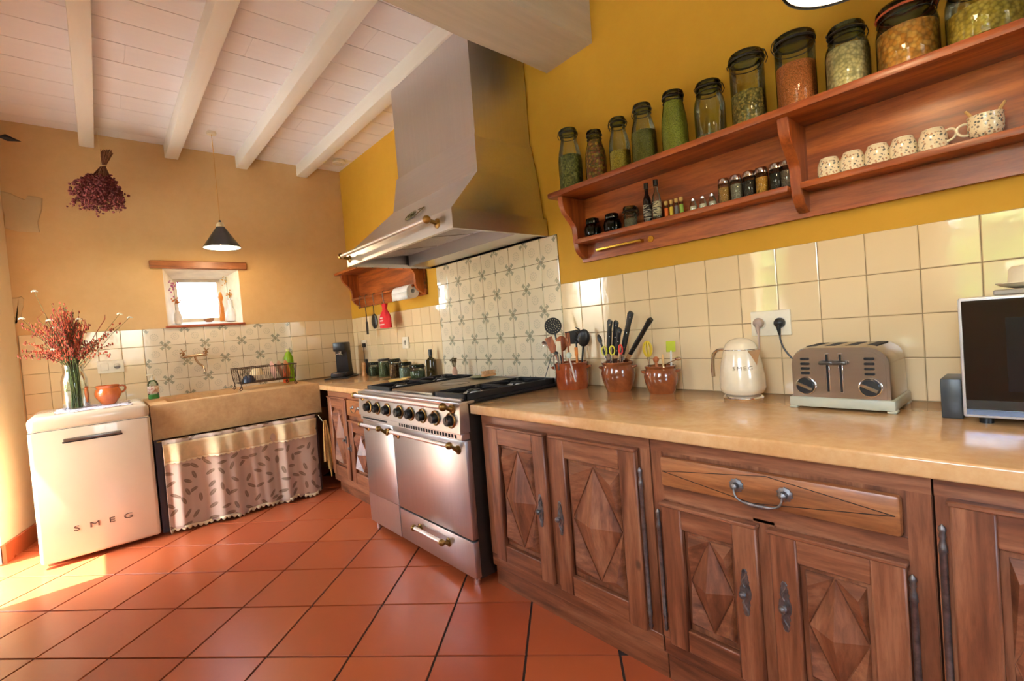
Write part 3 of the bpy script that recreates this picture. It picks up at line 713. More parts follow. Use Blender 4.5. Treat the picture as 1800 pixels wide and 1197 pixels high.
# ------------------------------------------------------------------ range cooker
KX, KY0, KY1 = -.735, -1.80, -2.935
ck = thing('range_cooker', 'wide stainless steel range cooker with brass rimmed knobs', 'cooker', (-.37, -2.37, 0))
part('carcass', G().box(-.705, -.03, KY1+.005, KY0-.005, .035, .868), plain('cooker_side', (70, 58, 48), .45, .6), ck)
part('panel', G().prism([(-.762, .735), (-.752, .874), (-.70, .874), (-.70, .735)], 1, KY1, KY0) if 0 else G().raw([(-.757, KY0, .737), (-.757, KY1, .737), (-.748, KY1, .872), (-.748, KY0, .872), (-.70, KY0, .737), (-.70, KY1, .737), (-.70, KY1, .872), (-.70, KY0, .872)], [(0, 1, 2, 3), (4, 7, 6, 5), (0, 4, 5, 1), (1, 5, 6, 2), (2, 6, 7, 3), (3, 7, 4, 0)]), M_STEELY, ck, 'steel control panel')
part('lip', G().box(-.755, -.66, KY1, KY0, .869, .884, .004, 2), M_STEELY, ck)
part('vent_strip', G().box(-.748, -.70, KY1+.004, KY0-.004, .703, .735, .003), M_STEELY, ck)
for k in range(22): y = -2.33-k*.0262; part('vent_slot', G().box(-.7495, -.74, y-.008, y+.008, .711, .728), M_SLIT, ck)
part('vent_slot', G().box(-.7495, -.74, -2.17, -1.84, .714, .724), M_SLIT, ck)
dl = part('door', G().box(KX, -.70, -2.206, KY0, .228, .700, .004, 2), M_STEELZ, ck); dr_ = part('door', G().box(KX, -.70, KY1, -2.213, .228, .700, .004, 2), M_STEELZ, ck)
dwr = part('storage_drawer', G().box(KX, -.70, KY1, -2.213, .045, .219, .004, 2), M_STEELZ, ck); part('lower_panel', G().box(KX, -.70, -2.206, KY0, .045, .2275), M_STEELZ, ck)
for y in (KY0-.04, KY1+.04):
    for x in (-.70, -.08): part('foot', G().cyl((x, y, 0), (x, y, .05), .018, .022), M_CHROME, ck)
def handle(par, y0, y1, z, x0, x1, r=.011, name='handle', drop=.03):
    """steel bar between two brass brackets standing off the front"""
    h_ = part(name, G().cyl((x1, y0, z), (x1, y1, z), r, n=16), M_RAIL, par)
    for y, s in ((y0, 1), (y1, -1)):
        g = G().sph((x1, y, z), (r*1.6, r*1.6, r*1.6)).tube(bez((x1, y, z), (x1+.012, y, z), (x0-.018, y, z-drop), (x0, y, z-drop), 6), [r*1.1, r*.9, r*.8, r*.8, r*.9, r*1.1, r*1.3], 10)
        g.lathe([(r*2.0, 0), (r*2.0, .004), (r*1.2, .008)], (x0, y, z-drop), 14, M=Matrix.Rotation(-PI/2, 3, 'Y'))
        part('bracket', g, M_BRASS, h_)
handle(ck, -1.86, -2.875, .868, -.75, -.802, .0125, 'towel_rail', .018)
handle(dl, -1.875, -2.13, .683, KX, -.785); handle(dr_, -2.27, -2.875, .683, KX, -.785); handle(dwr, -2.44, -2.72, .175, KX, -.775, drop=.012)
for k, y in enumerate((-1.955, -2.075, -2.205, -2.355, -2.475, -2.60, -2.725, -2.862)):
    z = .795; Mx = Matrix.Rotation(-PI/2, 3, 'Y')
    kb = part('knob', G().lathe([(.024, 0), (.026, .004), (.025, .026), (.021, .031), (.001, .031)], (-.755, y, z), 20, M=Mx), M_BLACK, ck)
    g = G(); g.tube([(-.757, y+.034*math.cos(a), z+.034*math.sin(a)) for a in [2*PI*i/24 for i in range(24)]], .0045, 8, True); part('knob_ring', g, M_BRASS, kb, 'brass ring around the knob')
    part('pointer', G().box(-.789, -.785, y-.003, y+.003, z, z+.022), M_BLACK, kb)
# hob
part('hob_plate', G().box(-.72, -.05, KY1+.01, KY0-.01, .872, .884), M_BLACKM, ck)
part('front_trough', G().box(-.72, -.70, KY1+.03, KY0-.03, .884, .893), M_STEELY, ck)
sp_ = part('simmer_plate', G().box(-.70, -.10, -2.62, -2.17, .884, .906, .004, 2), plain('greige_plate', (132, 118, 98), .38, .65, .1, 20), ck, 'solid cast simmer plate')
part('plate_slot', G().box(-.7008, -.699, -2.55, -2.24, .889, .897), M_SLIT, sp_)
part('plate_ring', G().tube([(-.40+.085*math.cos(a), -2.39+.085*math.sin(a), .9062) for a in [2*PI*i/30 for i in range(30)]], .0012, 5, True), M_SLIT, sp_)
def grate(y0, y1, nb):
    g = G(); z0, z1 = .898, .914
    g.box(-.70, -.685, y1, y0, .884, z1, .002).box(-.105, -.09, y1, y0, .884, z1, .002).box(-.70, -.09, y0-.014, y0, .884, z1, .002).box(-.70, -.09, y1, y1+.014, .884, z1, .002).box(-.405, -.39, y1, y0, z0, z1, .002)
    gr = part('pan_grate', g, M_BLACKM, ck, 'black cast iron pan support')
    ym = (y0+y1)/2
    for cx in (-.545, -.25):
        for k in range(4):
            a = PI/4+k*PI/2; g = G().tube([(cx+.045*math.cos(a), ym+.045*math.sin(a), .912), (cx+.09*math.cos(a), ym+.09*math.sin(a), .917), (cx+.145*math.cos(a), ym+min(.145, (y0-y1)/2-.01)*math.sin(a), .908)], .006, 6); part('pan_finger', g, M_BLACKM, gr)
        g = G().lathe([(.055, .884), (.055, .893), (.05, .898), (.036, .899), (.036, .905), (.001, .907)], (cx, ym, 0), 20); part('burner', g, M_STEELY, ck)
        part('burner_cap', G().lathe([(.034, .9055), (.034, .910), (.001, .912)], (cx, ym, 0), 18), M_BLACKM, ck)
grate(-1.83, -2.155, 2); grate(-2.635, -2.915, 2)
part('upstand', G().box(-.05, -.03, KY1+.01, KY0-.01, .872, .905, .002), M_STEELY, ck)

# ------------------------------------------------------------------ hood
hd = thing('range_hood', 'tall stainless steel chimney hood above the range', 'hood', (-.32, -2.24, 1.70))
HX = -.655; hy0, hy1 = -1.585, -2.868
def shell(secs):
    """sections: (z, x front, y left, y right); closed against the wall"""
    return [[(x, a, z), (x, b, z), (-.002, b, z), (-.002, a, z)] for z, x, a, b in secs]
part('chimney', G().rings(shell([(2.235, -.40, -1.925, -2.775), (2.93, -.40, -1.925, -2.775)])), M_STEELZ, hd, 'upper chimney sleeve')
part('canopy', G().rings(shell([(2.245, -.410, -1.915, -2.785), (2.23, -.412, -1.915, -2.785), (2.03, -.440, -1.890, -2.820), (1.806, HX+.01, -1.615, -2.840)])), M_STEELY, hd, 'sloping canopy', sharp=2)
g = G()
oy0, oy1 = hy0, hy1; t_ = .022
def fr4(x, a, b, z, i=0): return [(x+i, a-i, z), (x+i, b+i, z), (-.004, b+i, z), (-.004, a-i, z)]
rim = [fr4(HX, oy0, oy1, 1.808), fr4(HX, oy0, oy1, 1.712), fr4(HX, oy0, oy1, 1.712, t_), fr4(HX, oy0, oy1, 1.735, t_+.004)]
part('rim', G().rings(rim, True, True, False), M_STEELY, hd, sharp=15)
# filters inside, facing down and sloping
M_FILT = plain('filter_steel', (150, 140, 136), .45, .8, .1, 60)
ys = [oy0-.05, -2.02, -2.44, oy1+.05]
for a, b in zip(ys, ys[1:]):
    fg = G().raw([(HX+.05, a-.01, 1.745), (HX+.05, b+.01, 1.745), (-.20, b+.01, 1.800), (-.20, a-.01, 1.800), (HX+.05, a-.01, 1.755), (HX+.05, b+.01, 1.755), (-.20, b+.01, 1.806), (-.20, a-.01, 1.806)], [(0, 1, 2, 3), (4, 7, 6, 5), (0, 4, 5, 1), (1, 5, 6, 2), (2, 6, 7, 3), (3, 7, 4, 0)])
    part('filter', fg, M_FILT, hd)
part('rear_baffle', G().box(-.20, -.004, oy1+.03, oy0-.03, 1.722, 1.806), M_STEELY, hd)
for k in range(5): part('rivet', G().sph((-.60+k*.12, oy0-.011, 1.711), .004, 8, 5), M_SLIT, hd)
# handrail
hr = part('handrail', G().cyl((-.715, -1.63, 1.775), (-.715, -2.735, 1.775), .0115, n=16), M_RAIL, hd)
for y in (-1.63, -2.735):
    g = G().sph((-.715, y, 1.775), .021).tube([(-.715, y, 1.775), (-.69, y, 1.768), (HX, y, 1.760)], [.011, .010, .012], 10).lathe([(.026, 0), (.024, .005), (.012, .009)], (HX, y, 1.760), 16, M=Matrix.Rotation(-PI/2, 3, 'Y'))
    part('bracket', g, M_BRASS, hr)
# maker's emblem: scrolls on a pennant plate
em = Vector((-.565, -2.33, 1.898)); sl = Vector((-.205, 0, -.224)).normalized(); nrm = Vector((-.224, 0, .205)).normalized(); yv = Vector((0, -1, 0))
def ep(a, b, h=.004): return em+yv*a-sl*b+nrm*h
g = G()
for s in (-1, 1):
    for r0 in (.014, .024):
        g.tube([ep(s*r0*.9+r0*math.cos(t), r0*math.sin(t)-(r0-.02)*.4) for t in [2*PI*i/16 for i in range(16)]], .0028, 6, True)
g.tube([ep(.05*math.cos(t), .036*math.sin(t)) for t in [2*PI*i/24 for i in range(24)]], .0022, 6, True)
part('emblem', g, plain('pewter_emblem', (112, 100, 70), .35, .9), hd, 'round scrollwork emblem')
g = G().tube([ep(.055, .03), ep(.125, .03), ep(.075, -.03), ep(.045, -.02)], .0025, 6); part('emblem', g, MATS['pewter_emblem'], hd)
# ------------------------------------------------------------------ wall shelves
def bracket_poly(z0, z1, d):
    """scalloped side profile: (z, depth from wall) pairs, top to bottom"""
    return [(1.842, .008), (1.842, d), (1.80, d-.004), (1.765, d-.02), (1.735, d-.055), (1.712, d-.082), (1.69, d-.095), (1.66, d-.098), (1.625, d-.094), (1.595, d-.098), (1.568, d-.112), (1.548, d-.140), (1.538, .030), (1.538, .008)]
def bracket(par, y0, y1, d=.185):
    poly = [(zz, -dd) for zz, dd in bracket_poly(0, 0, d)]     # prism along y takes (z, x)
    part('bracket', G().prism(poly, 1, y1, y0, .003), M_CHZ, par)
ls = thing('wall_shelf', 'long reddish wooden wall shelf carrying glass storage jars', 'shelf', (-.1, -4.1, 1.52))
part('back_board', G().box(-.018, .0, -5.3, -3.118, 1.522, 1.842), M_CHY, ls)
part('top_board', G().box(-.215, .0, -5.35, -3.085, 1.842, 1.868, .005, 2), M_CHY, ls)
part('lower_board', G().box(-.118, -.018, -4.152, -3.158, 1.608, 1.630, .004, 2), M_CHY, ls); part('lower_board', G().box(-.118, -.018, -5.3, -4.190, 1.608, 1.630, .004, 2), M_CHY, ls)
bracket(ls, -3.125, -3.157); bracket(ls, -4.153, -4.189)
ra, rb = at(1055, 440, 0, -.045), at(1150, 421, 0, -.045)
tb_ = part('towel_bar', G().box(-.052, -.040, -3.50, -3.235, 1.561, 1.573, .002), M_GOLD, ls, 'polished brass towel bar')
for y in (-3.245, -3.49): part('bar_post', G().box(-.05, -.018, y-.008, y+.008, 1.558, 1.574, .002), M_GOLD, tb_)
part('bar_plate', G().lathe([(.016, 0), (.015, .004)], (-.018, -3.535, 1.567), 14, M=Matrix.Rotation(-PI/2, 3, 'Y')), M_GOLD, tb_)
ss = thing('wall_shelf', 'small reddish wooden shelf with a hanging bar left of the hood', 'shelf', (-.1, -.85, 1.52))
part('back_board', G().box(-.018, .0, -1.515, -.235, 1.522, 1.842), M_CHY, ss); part('top_board', G().box(-.215, .0, -1.565, -.18, 1.842, 1.866, .005, 2), M_CHY, ss)
bracket(ss, -.255, -.285); bracket(ss, -1.465, -1.495)
part('hanging_bar', G().cyl((-.095, -.285, 1.60), (-.095, -1.465, 1.60), .011), M_CHY, ss)

# ------------------------------------------------------------------ glass jars
M_GREENG = glassy('green_glass', (238, 243, 230)); M_CLEARG = glassy('clear_glass', (236, 242, 236))
M_LIDG = glassy('lid_glass', (196, 212, 196), 1.0); M_WIRE = plain('jar_wire', (52, 50, 48), .4, .9); M_RUB = plain('rubber_seal', (196, 92, 56), .7)
PROF = {
 'bottle': [(.80, 0), (.98, .03), (1, .08), (1, .48), (.93, .60), (.74, .74), (.66, .82), (.66, .90)],
 'flask': [(.82, 0), (1, .03), (1, .40), (.94, .58), (.80, .76), (.72, .84), (.72, .90)],
 'straight': [(.93, 0), (1, .03), (1, .80), (.97, .85), (.94, .90)],
 'shoulder': [(.90, 0), (1, .04), (1, .58), (.93, .70), (.78, .79), (.76, .88)],
 'wide': [(.93, 0), (1, .04), (1, .62), (.95, .72), (.88, .80), (.88, .88)]}
def jar(label, loc, kind, h, r, fill, cmat, glass=None, lid='glass', clamp=0.0, group='glass storage jars on the long shelf', heap=.0, name='storage_jar', cat='jar', seal=False):
    glass = glass or M_GREENG; p = PROF[kind]
    j = thing(name, label, cat, loc, clamp, group)
    pr = [(a*r, b*h) for a, b in p]
    part('glass', G().lathe(pr, n=28, cap1=False), glass, j, local=True)
    top = p[-1][0]*r; zt = p[-1][1]*h
    if fill:
        cp = []; lim = fill*h; prev = None
        for a, b in p:
            if b*h >= lim:
                if prev: k = (lim-prev[1])/max(1e-6, b*h-prev[1]); cp.append(((prev[0]+(a*r-prev[0])*k), lim))
                break
            prev = (a*r, b*h); cp.append(prev)
        cp = [(a-.003, max(b, .004)) for a, b in cp]; ra_ = cp[-1][0]; cp += [(ra_*.7, lim+heap*.6), (ra_*.3, lim+heap), (.001, lim+heap)]
        part('contents', G().lathe(cp, n=28), cmat, j, local=True)
    if lid == 'glass':
        g = G().lathe([(top*1.06, zt), (top*1.10, zt+.006), (top*1.10, zt+.018), (top*1.0, zt+.026), (top*.7, h-.004), (top*.5, h), (.001, h)], n=28)
        part('lid', g, M_LIDG, j, local=True); part('lid_rim', G().tube([(top*1.07*math.cos(a), top*1.07*math.sin(a), zt+.004) for a in [2*PI*i/28 for i in range(28)]], .0038, 6, True), M_RUB if seal else M_WIRE, j, local=True)
        g = G(); x = top*1.12; g.tube([(x, -.012, zt-.022), (x+.008, -.012, zt-.005), (x+.003, -.010, zt+.016), (x-.006, 0, zt+.026), (x+.003, .010, zt+.016), (x+.008, .012, zt-.005), (x, .012, zt-.022)], .0016, 6)
        g2 = G().tube([(-x, -.010, zt-.012), (-x-.006, 0, zt+.004), (-x, .010, zt+.014)], .0016, 6)
        part('clasp', g, M_WIRE, j, local=True); part('hinge_wire', g2, M_WIRE, j, local=True)
        part('neck_wire', G().tube([(top*1.05*math.cos(a), top*1.05*math.sin(a), zt-.014) for a in [2*PI*i/24 for i in range(24)]], .0016, 6, True), M_WIRE, j, local=True)
    elif lid is not None:
        part('lid', G().lathe([(top*1.06, zt-.004), (top*1.08, zt), (top*1.08, h-.003), (top*1.0, h), (.001, h)], n=24), lid, j, local=True)
    return j
ZS = 1.868
C_ = lambda n, c, sc=60: speckle(n, c, sc*1.7)
tops = [
 (1005, 'bottle', .318, .060, .55, C_('herb_tea', [(128, 132, 70), (176, 172, 104), (88, 96, 48), (150, 148, 82)], 70), 'tall glass jar of pale green dried herbs at the left end of the shelf', .012),
 (1049, 'bottle', .246, .050, .80, C_('mixed_pasta', [(206, 150, 52), (150, 70, 40), (112, 104, 58), (214, 168, 74), (168, 92, 70)], 55), 'glass jar of orange and brown mixed pasta', .01),
 (1091, 'bottle', .254, .048, .40, C_('yellow_grain', [(196, 164, 60), (214, 186, 84)], 120), 'slim glass jar one third full of yellow grain', .0),
 (1134, 'bottle', .264, .054, .55, C_('green_lentils', [(122, 116, 48), (146, 138, 66)], 150), 'glass jar half full of dull green lentils', .0),
 (1188, 'flask', .255, .053, .86, C_('lime_split_peas', [(176, 178, 62), (190, 190, 76)], 170), 'glass jar full to the neck of bright lime split peas', .0),
 (1250, 'shoulder', .231, .057, .10, C_('few_seeds', [(150, 130, 60), (120, 110, 56)], 90), 'almost empty green glass jar with embossed shoulders', .0),
 (1318, 'straight', .269, .058, .46, C_('mixed_pulses', [(190, 168, 96), (140, 130, 78), (214, 176, 96), (120, 108, 66)], 75), 'straight tall glass jar half full of mixed pulses', .012),
 (1402, 'straight', .251, .061, .60, C_('coral_lentils', [(222, 122, 66), (232, 138, 80)], 160), 'straight glass jar of orange coral lentils', .0),
 (1492, 'shoulder', .208, .060, .66, C_('white_beans', [(240, 226, 190), (232, 214, 170)], 62), 'glass jar full of white beans', .012),
 (1597, 'wide', .192, .074, .62, C_('corn_flakes', [(226, 158, 70), (214, 140, 52), (236, 178, 92)], 45), 'wide glass jar of golden cereal flakes with a red seal', .016),
 (1735, 'wide', .200, .082, .45, C_('yellow_pasta', [(190, 160, 60), (206, 178, 84)], 60), 'wide dark glass jar at the right end of the shelf', .0)]
for k, (px, kind, h, r, fill, cm, lab, heap) in enumerate(tops):
    y = at(px, (320-(px-1005)*.35), 0, -.115).y
    jar(lab, (-.115, y, ZS), kind, h, r, fill, cm, clamp=[2.6, .9, 2.2, 1.5, -1.9, -.8, -1.4, 2.4, -.9, -2.0, 2.9][k], heap=heap, seal=(k == 9))

# ------------------------------------------------------------------ things on the lower board
ZL = 1.630; XL = -.070
def ly(px, py=350): return at(px, py, 0, XL).y
def ribbed(label, px, h):
    j = thing('ribbed_jar', label, 'jar', (XL, ly(px, 400), ZL), 0, 'dark ribbed glass jars')
    part('glass', G().lathe([(.030, 0), (.040, .008), (.042, .035), (.036, .056), (.030, .064)], n=48, lobes=16, amp=.03), glassy('dark_green_glass', (110, 140, 116)), j, local=True)
    part('contents', G().lathe([(.026, .004), (.034, .01), (.036, .034), (.03, .048), (.001, .050)], n=20), plain('dark_tea', (34, 38, 30), .8), j, local=True)
    part('lid', G().lathe([(.033, .064), (.034, .07), (.032, h-.004), (.026, h), (.001, h)], n=24), glassy('dark_lid_glass', (96, 122, 100), 1.0), j, local=True)
ribbed('dark green ribbed glass jar nearest the left bracket', 1042, .092); ribbed('dark green ribbed glass jar beside the small clip jar', 1077, .088)
jar('small clear clip-top jar with grey contents beside the bottles', (XL, ly(1108, 385), ZL), 'straight', .078, .030, .5, C_('grey_salt', [(150, 136, 112), (128, 116, 96)], 160), M_CLEARG, clamp=-1.2, group='small jars on the lower board')
def bottle(label, px, h, r, body, cap, lab, capm):
    b = thing('sauce_bottle', label, 'bottle', (XL, ly(px), ZL), R(-25), 'small bottles on the lower board')
    part('glass', G().lathe([(r*.95, 0), (r, .004), (r, h*.52), (r*.85, h*.62), (r*.45, h*.72), (r*.42, h*.9), (.001, h*.9)], n=20), body, b, local=True)
    part('cap', G().lathe([(r*.55, h*.86), (r*.55, h), (.001, h)], n=16), capm, b, local=True)
    part('label', G().lathe([(r*1.012, h*.10), (r*1.012, h*.46)], n=20, cap0=False, cap1=False), lab, b, local=True, solid=.0006)
def printed(name, bgc, fgc, scale=(18, 18, 90)):
    mt, t, b = base(name); f = noise(t, coords(t, 'Object', scale), 1.2, 1, .4)
    t.links.new(ramp(t, f, [(.50, L(bgc)), (.53, L(fgc)), (.58, L(fgc)), (.61, L(bgc))]), b.inputs['Base Color']); setp(b, rough=.5); return mt
bottle('slim near-black sauce bottle with a dark printed label', 1137, .178, .019, plain('dark_bottle', (22, 18, 18), .12, coat=.4), None, printed('dark_label', (28, 26, 30), (190, 180, 160)), M_BLACK)
bottle('slim clear bottle with a cream and black label', 1154, .180, .019, M_CLEARG, None, printed('cream_label', (196, 188, 152), (44, 42, 36)), M_BLACK)
for k, (px, cc, nm) in enumerate(((1170, (222, 108, 40), 'orange'), (1179, (216, 186, 60), 'yellow'), (1188, (118, 112, 116), 'grey'), (1197, (140, 170, 72), 'green'))):
    v = thing('spice_vial', '%s labelled corked spice vial in the row of four' % nm, 'vial', (XL, ly(px), ZL), 0, 'corked spice vials')
    part('glass', G().lathe([(.0068, 0), (.0075, .003), (.0075, .052), (.0058, .056), (.0058, .060)], n=14), M_CLEARG, v, local=True)
    part('label', G().lathe([(.0078, .004), (.0078, .044)], n=14, cap0=False, cap1=False), plain('vial_%s' % nm, cc, .6), v, local=True, solid=.0005)
    part('cork', G().lathe([(.0055, .057), (.0078, .062), (.0082, .074), (.001, .076)], n=14), plain('cork', (204, 166, 96), .8), v, local=True)
for k, (px, tx) in enumerate(((1218, 'beside the vials'), (1235, 'in the middle'), (1252, 'beside the spice jars'))):
    v = thing('glass_shaker', 'tiny clear glass shaker %s' % tx, 'shaker', (XL, ly(px), ZL), 0, 'tiny glass shakers')
    part('glass', G().lathe([(.014, 0), (.0155, .004), (.014, .028), (.009, .040), (.008, .046)], n=24, lobes=8, amp=.05), M_CLEARG, v, local=True)
    part('contents', G().lathe([(.012, .002), (.0135, .006), (.0128, .022), (.001, .022)], n=14), plain('fine_salt', (224, 216, 200), .9), v, local=True)
    part('cap', G().lathe([(.0092, .044), (.0096, .052), (.006, .056), (.001, .057)], n=16), M_CHROME, v, local=True)
spc = [(1273, (184, 132, 62), 'tan spice'), (1295, (152, 140, 122), 'pale grey herbs'), (1318, (58, 44, 34), 'dark brown cloves'), (1340, (206, 146, 48), 'golden curry powder'), (1366, (44, 36, 30), 'black peppercorns'), (1385, (112, 92, 80), 'greyish pepper')]
for px, cc, nm in spc:
    v = thing('spice_jar', 'silver-capped spice jar of %s' % nm, 'jar', (XL, ly(px, 335), ZL), 0, 'silver-capped spice jars')
    part('glass', G().lathe([(.0205, 0), (.0225, .003), (.0225, .076), (.020, .080)], n=22), M_CLEARG, v, local=True)
    part('contents', G().lathe([(.0185, .003), (.0208, .006), (.0208, .062), (.001, .064)], n=18), C_(nm.replace(' ', '_'), [cc, [min(255, x*1.18) for x in cc]], 190), v, local=True)
    part('cap', G().lathe([(.0228, .078), (.0228, .095), (.021, .098), (.001, .098)], n=22), M_CHROME, v, local=True)
def floral():
    mt, t, b = base('blue_floral_china'); v = coords(t)
    vn = voro(t, v, 120); f = noise(t, v, 80, 2)
    k = N(t, vn.outputs['Distance']).step(.46, .30)*N(t, f).step(.38, .46); sc_ = t.nodes.new('ShaderNodeSeparateColor'); t.links.new(vn.outputs['Color'], sc_.inputs[0])
    col = ramp(t, sc_.outputs[1], [(0, L((62, 72, 96))), (.5, L((78, 86, 84))), (.8, L((176, 122, 88)))])
    t.links.new(mix(t, k*.9, L((236, 222, 192)), col), b.inputs['Base Color']); setp(b, rough=.2, coat=.4); return mt
M_FLOR = floral(); M_CHINA = plain('cream_china', (238, 226, 200), .25)
cupp = [(.022, 0), (.0265, .003), (.0335, .022), (.0345, .040), (.0335, .060), (.0345, .064)]
def cup(label, px, py, up, r=1.0, hand=None, rz=0):
    c = thing('floral_cup', label, 'cup', (XL, at(px, py, 0, XL).y, ZL), rz, 'blue floral cups')
    H = .064
    outer = cupp if up else [(a, H-b) for a, b in reversed(cupp)]; outer = [(a*r, b) for a, b in outer]
    inner = [(max(a-.003, .001), b+(.003 if up else -.003)) for a, b in outer]
    inner = inner[::-1] if up else inner[::-1]
    if up: prof = outer+[(inner[0][0], H)]+inner[1:]+[(.001, .004)]
    else: prof = [(.001, H-.006)]+[(a, b) for a, b in inner[1:-1]][::-1] if 0 else outer
    part('bowl', G().lathe(prof, n=28, cap0=up, cap1=not up or True), M_FLOR, c, local=True)
    part('foot_ring', G().tube([(.0235*r*math.cos(a), .0235*r*math.sin(a), H-.001 if not up else .001) for a in [2*PI*i/24 for i in range(24)]], .0018, 6, True), M_CHINA, c, local=True)
    if hand is not None:
        d = Vector((math.cos(hand), math.sin(hand), 0)); z = .034
        part('handle', G().tube(bez(d*.032*r+Vector((0, 0, z+.016)), d*.062*r+Vector((0, 0, z+.022)), d*.062*r+Vector((0, 0, z-.018)), d*.033*r+Vector((0, 0, z-.016)), 12), .0036, 8), M_CHINA, c, local=True)
    return c
cup('upturned floral cup nearest the middle bracket', 1458, 300, False); cup('upturned floral cup second from the middle bracket', 1499, 290, False)
cup('upturned floral cup third from the middle bracket', 1543, 280, False); cup('upturned floral cup fourth from the middle bracket', 1588, 268, False)
cup('upturned floral cup with its handle showing at the row end', 1640, 252, False, 1.02, -PI/2-.3)
cb = cup('upright floral cup holding two small wooden spoons', 1733, 228, True, 1.12, PI/2+.35)
for s, lab in ((1, 'small wooden spoon leaning left in the floral cup'), (-1, 'small wooden spoon leaning right in the floral cup')):
    b0 = Vector(cb.location)+Vector((0, s*-.012, .006)); e = b0+Vector((.008, s*.052, .085))
    single('wooden_spoon', G().tube([b0, b0.lerp(e, .5), b0.lerp(e, .85), e], [.003, .003, .0042, .0035], 8), plain('pale_wood', (206, 164, 104), .6), lab, 'spoon', b0, 'small spoons in the floral cup')

# ------------------------------------------------------------------ hanging from the small shelf
def shook(y, lab, drop=.09):
    pts = [(-.095, y, 1.598)] and [(-.083, y, 1.600), (-.085, y, 1.612), (-.095, y, 1.6165), (-.106, y, 1.610), (-.110, y, 1.598)]+[(-.110, y, 1.58), (-.108, y, 1.60-drop*.6), (-.100, y, 1.60-drop), (-.112, y, 1.60-drop-.012), (-.122, y, 1.60-drop+.006)]
    return single('pan_hook', G().tube(pts, .003, 8), M_IRON, lab, 'hook', (-.1, y, 1.60-drop-.012), 'hooks on the hanging bar')
shook(-.47, 'iron hook on the bar nearest the left bracket'); shook(-.60, 'iron hook holding the dark spatula'); shook(-.765, 'iron hook carrying the black ladle'); shook(-.955, 'iron hook carrying the red cloth bag')
t_ = thing('spatula', 'dark narrow spatula hanging at the left of the bar', 'spatula', (-.112, -.60, 1.26))
part('handle', G().box(-.114, -.108, -.607, -.593, 1.37, 1.50, .002), plain('dark_wood_grip', (60, 34, 22), .5), t_); part('blade', G().box(-.113, -.109, -.622, -.578, 1.255, 1.37, .001), M_BLACK, t_)
t_ = thing('ladle', 'black ladle hanging beside the red bag', 'ladle', (-.112, -.765, 1.28))
part('handle', G().box(-.114, -.110, -.772, -.758, 1.42, 1.50, .001), M_BLACK, t_); part('bowl', G().sph((-.112, -.765, 1.365), (.018, .055, .068)), M_BLACK, t_)
bag = thing('cloth_bag', 'red cloth bag with white print hanging from the bar', 'bag', (-.112, -.98, 1.295))
def bg_(u, v):
    a = u*2*PI; z = 1.50-.205*v; k = .30+.70*min(1, max(0, (v-.25)/.35))**.7 if v > .25 else .55-.25*(v/.25)
    wob = 1+.12*math.sin(a*5+v*4)*(1-v*.6)
    return (-.112+.036*k*wob*math.cos(a), -.98+.095*k*wob*math.sin(a)*.9, z)
part('cloth', G().grid(bg_, 30, 18, True), plain('red_cloth', (196, 30, 36), .85, 0, .1, 20), bag, sharp=80)
part('drawstring', G().tube([(-.112+.016*math.cos(a), -.98+.034*math.sin(a), 1.452) for a in [2*PI*i/16 for i in range(16)]], .004, 6, True), plain('red_cord', (226, 60, 56), .8), bag)
for z, wd in ((1.375, .05), (1.352, .06), (1.320, .085)): part('print', G().box(-.1515, -.1455, -.98-wd/2, -.98+wd/2, z, z+.010), plain('white_print', (240, 214, 206), .8), bag)
part('loop', G().tube([(-.112, -.96, 1.50), (-.105, -.955, 1.512), (-.112, -.97, 1.50)], .002, 6), MATS['red_cord'], bag)
pr = thing('paper_roll', 'white kitchen paper roll on the bar of the small shelf', 'paper roll', (-.095, -1.33, 1.545))
part('paper', G().rings([[(-.095+r_*math.cos(a), y, 1.60-.042+r_*math.sin(a)) for a in [2*PI*i/28 for i in range(28)]] for r_, y in ((.018, -1.455), (.055, -1.455), (.055, -1.205), (.018, -1.205))], loop=True), plain('white_paper', (246, 244, 238), .9), pr)
part('sheet', G().raw([(-.150, -1.455, 1.558), (-.150, -1.205, 1.558), (-.149, -1.205, 1.50), (-.149, -1.455, 1.50)], [(0, 1, 2, 3)]), MATS['white_paper'], pr, solid=.001)
# ------------------------------------------------------------------ kettle, toaster, sockets, microwave on the long worktop
def wallplate(label, p0, p1, z0, z1, right=True, group='white wall sockets', holes=1):
    if right:
        o = thing('wall_socket', label, 'socket', (0, (p0+p1)/2, z0), 0, group)
        part('plate', G().box(-.011, -.0005, p1, p0, z0, z1, .003, 2), M_WHITE, o)
        for k in range(holes):
            y = p0+(p1-p0)*(k+.5)/holes; part('recess', G().lathe([(.021, 0), (.021, .0015), (.018, .0015), (.016, -.004), (.001, -.004)], (-.011, y, (z0+z1)/2), 20, M=Matrix.Rotation(-PI/2, 3, 'Y')), plain('socket_grey', (206, 200, 186), .5), o)
    else:
        o = thing('wall_socket', label, 'socket', ((p0+p1)/2, 0, z0), 0, group)
        part('plate', G().box(p0, p1, -.011, -.0005, z0, z1, .003, 2), M_WHITE, o)
        part('recess', G().lathe([(.021, 0), (.021, .0015), (.016, -.004), (.001, -.004)], (p1-.04, -.011, (z0+z1)/2), 20, M=Matrix.Rotation(PI/2, 3, 'X')), plain('socket_grey', (206, 200, 186), .5), o)
        part('switch', G().box(p0+.018, p0+.066, -.0135, -.010, z0+.018, z1-.018, .002), M_WHITE, o)
    return o
wallplate('double wall socket between kettle and toaster', -3.953, -4.098, 1.098, 1.195, holes=2)
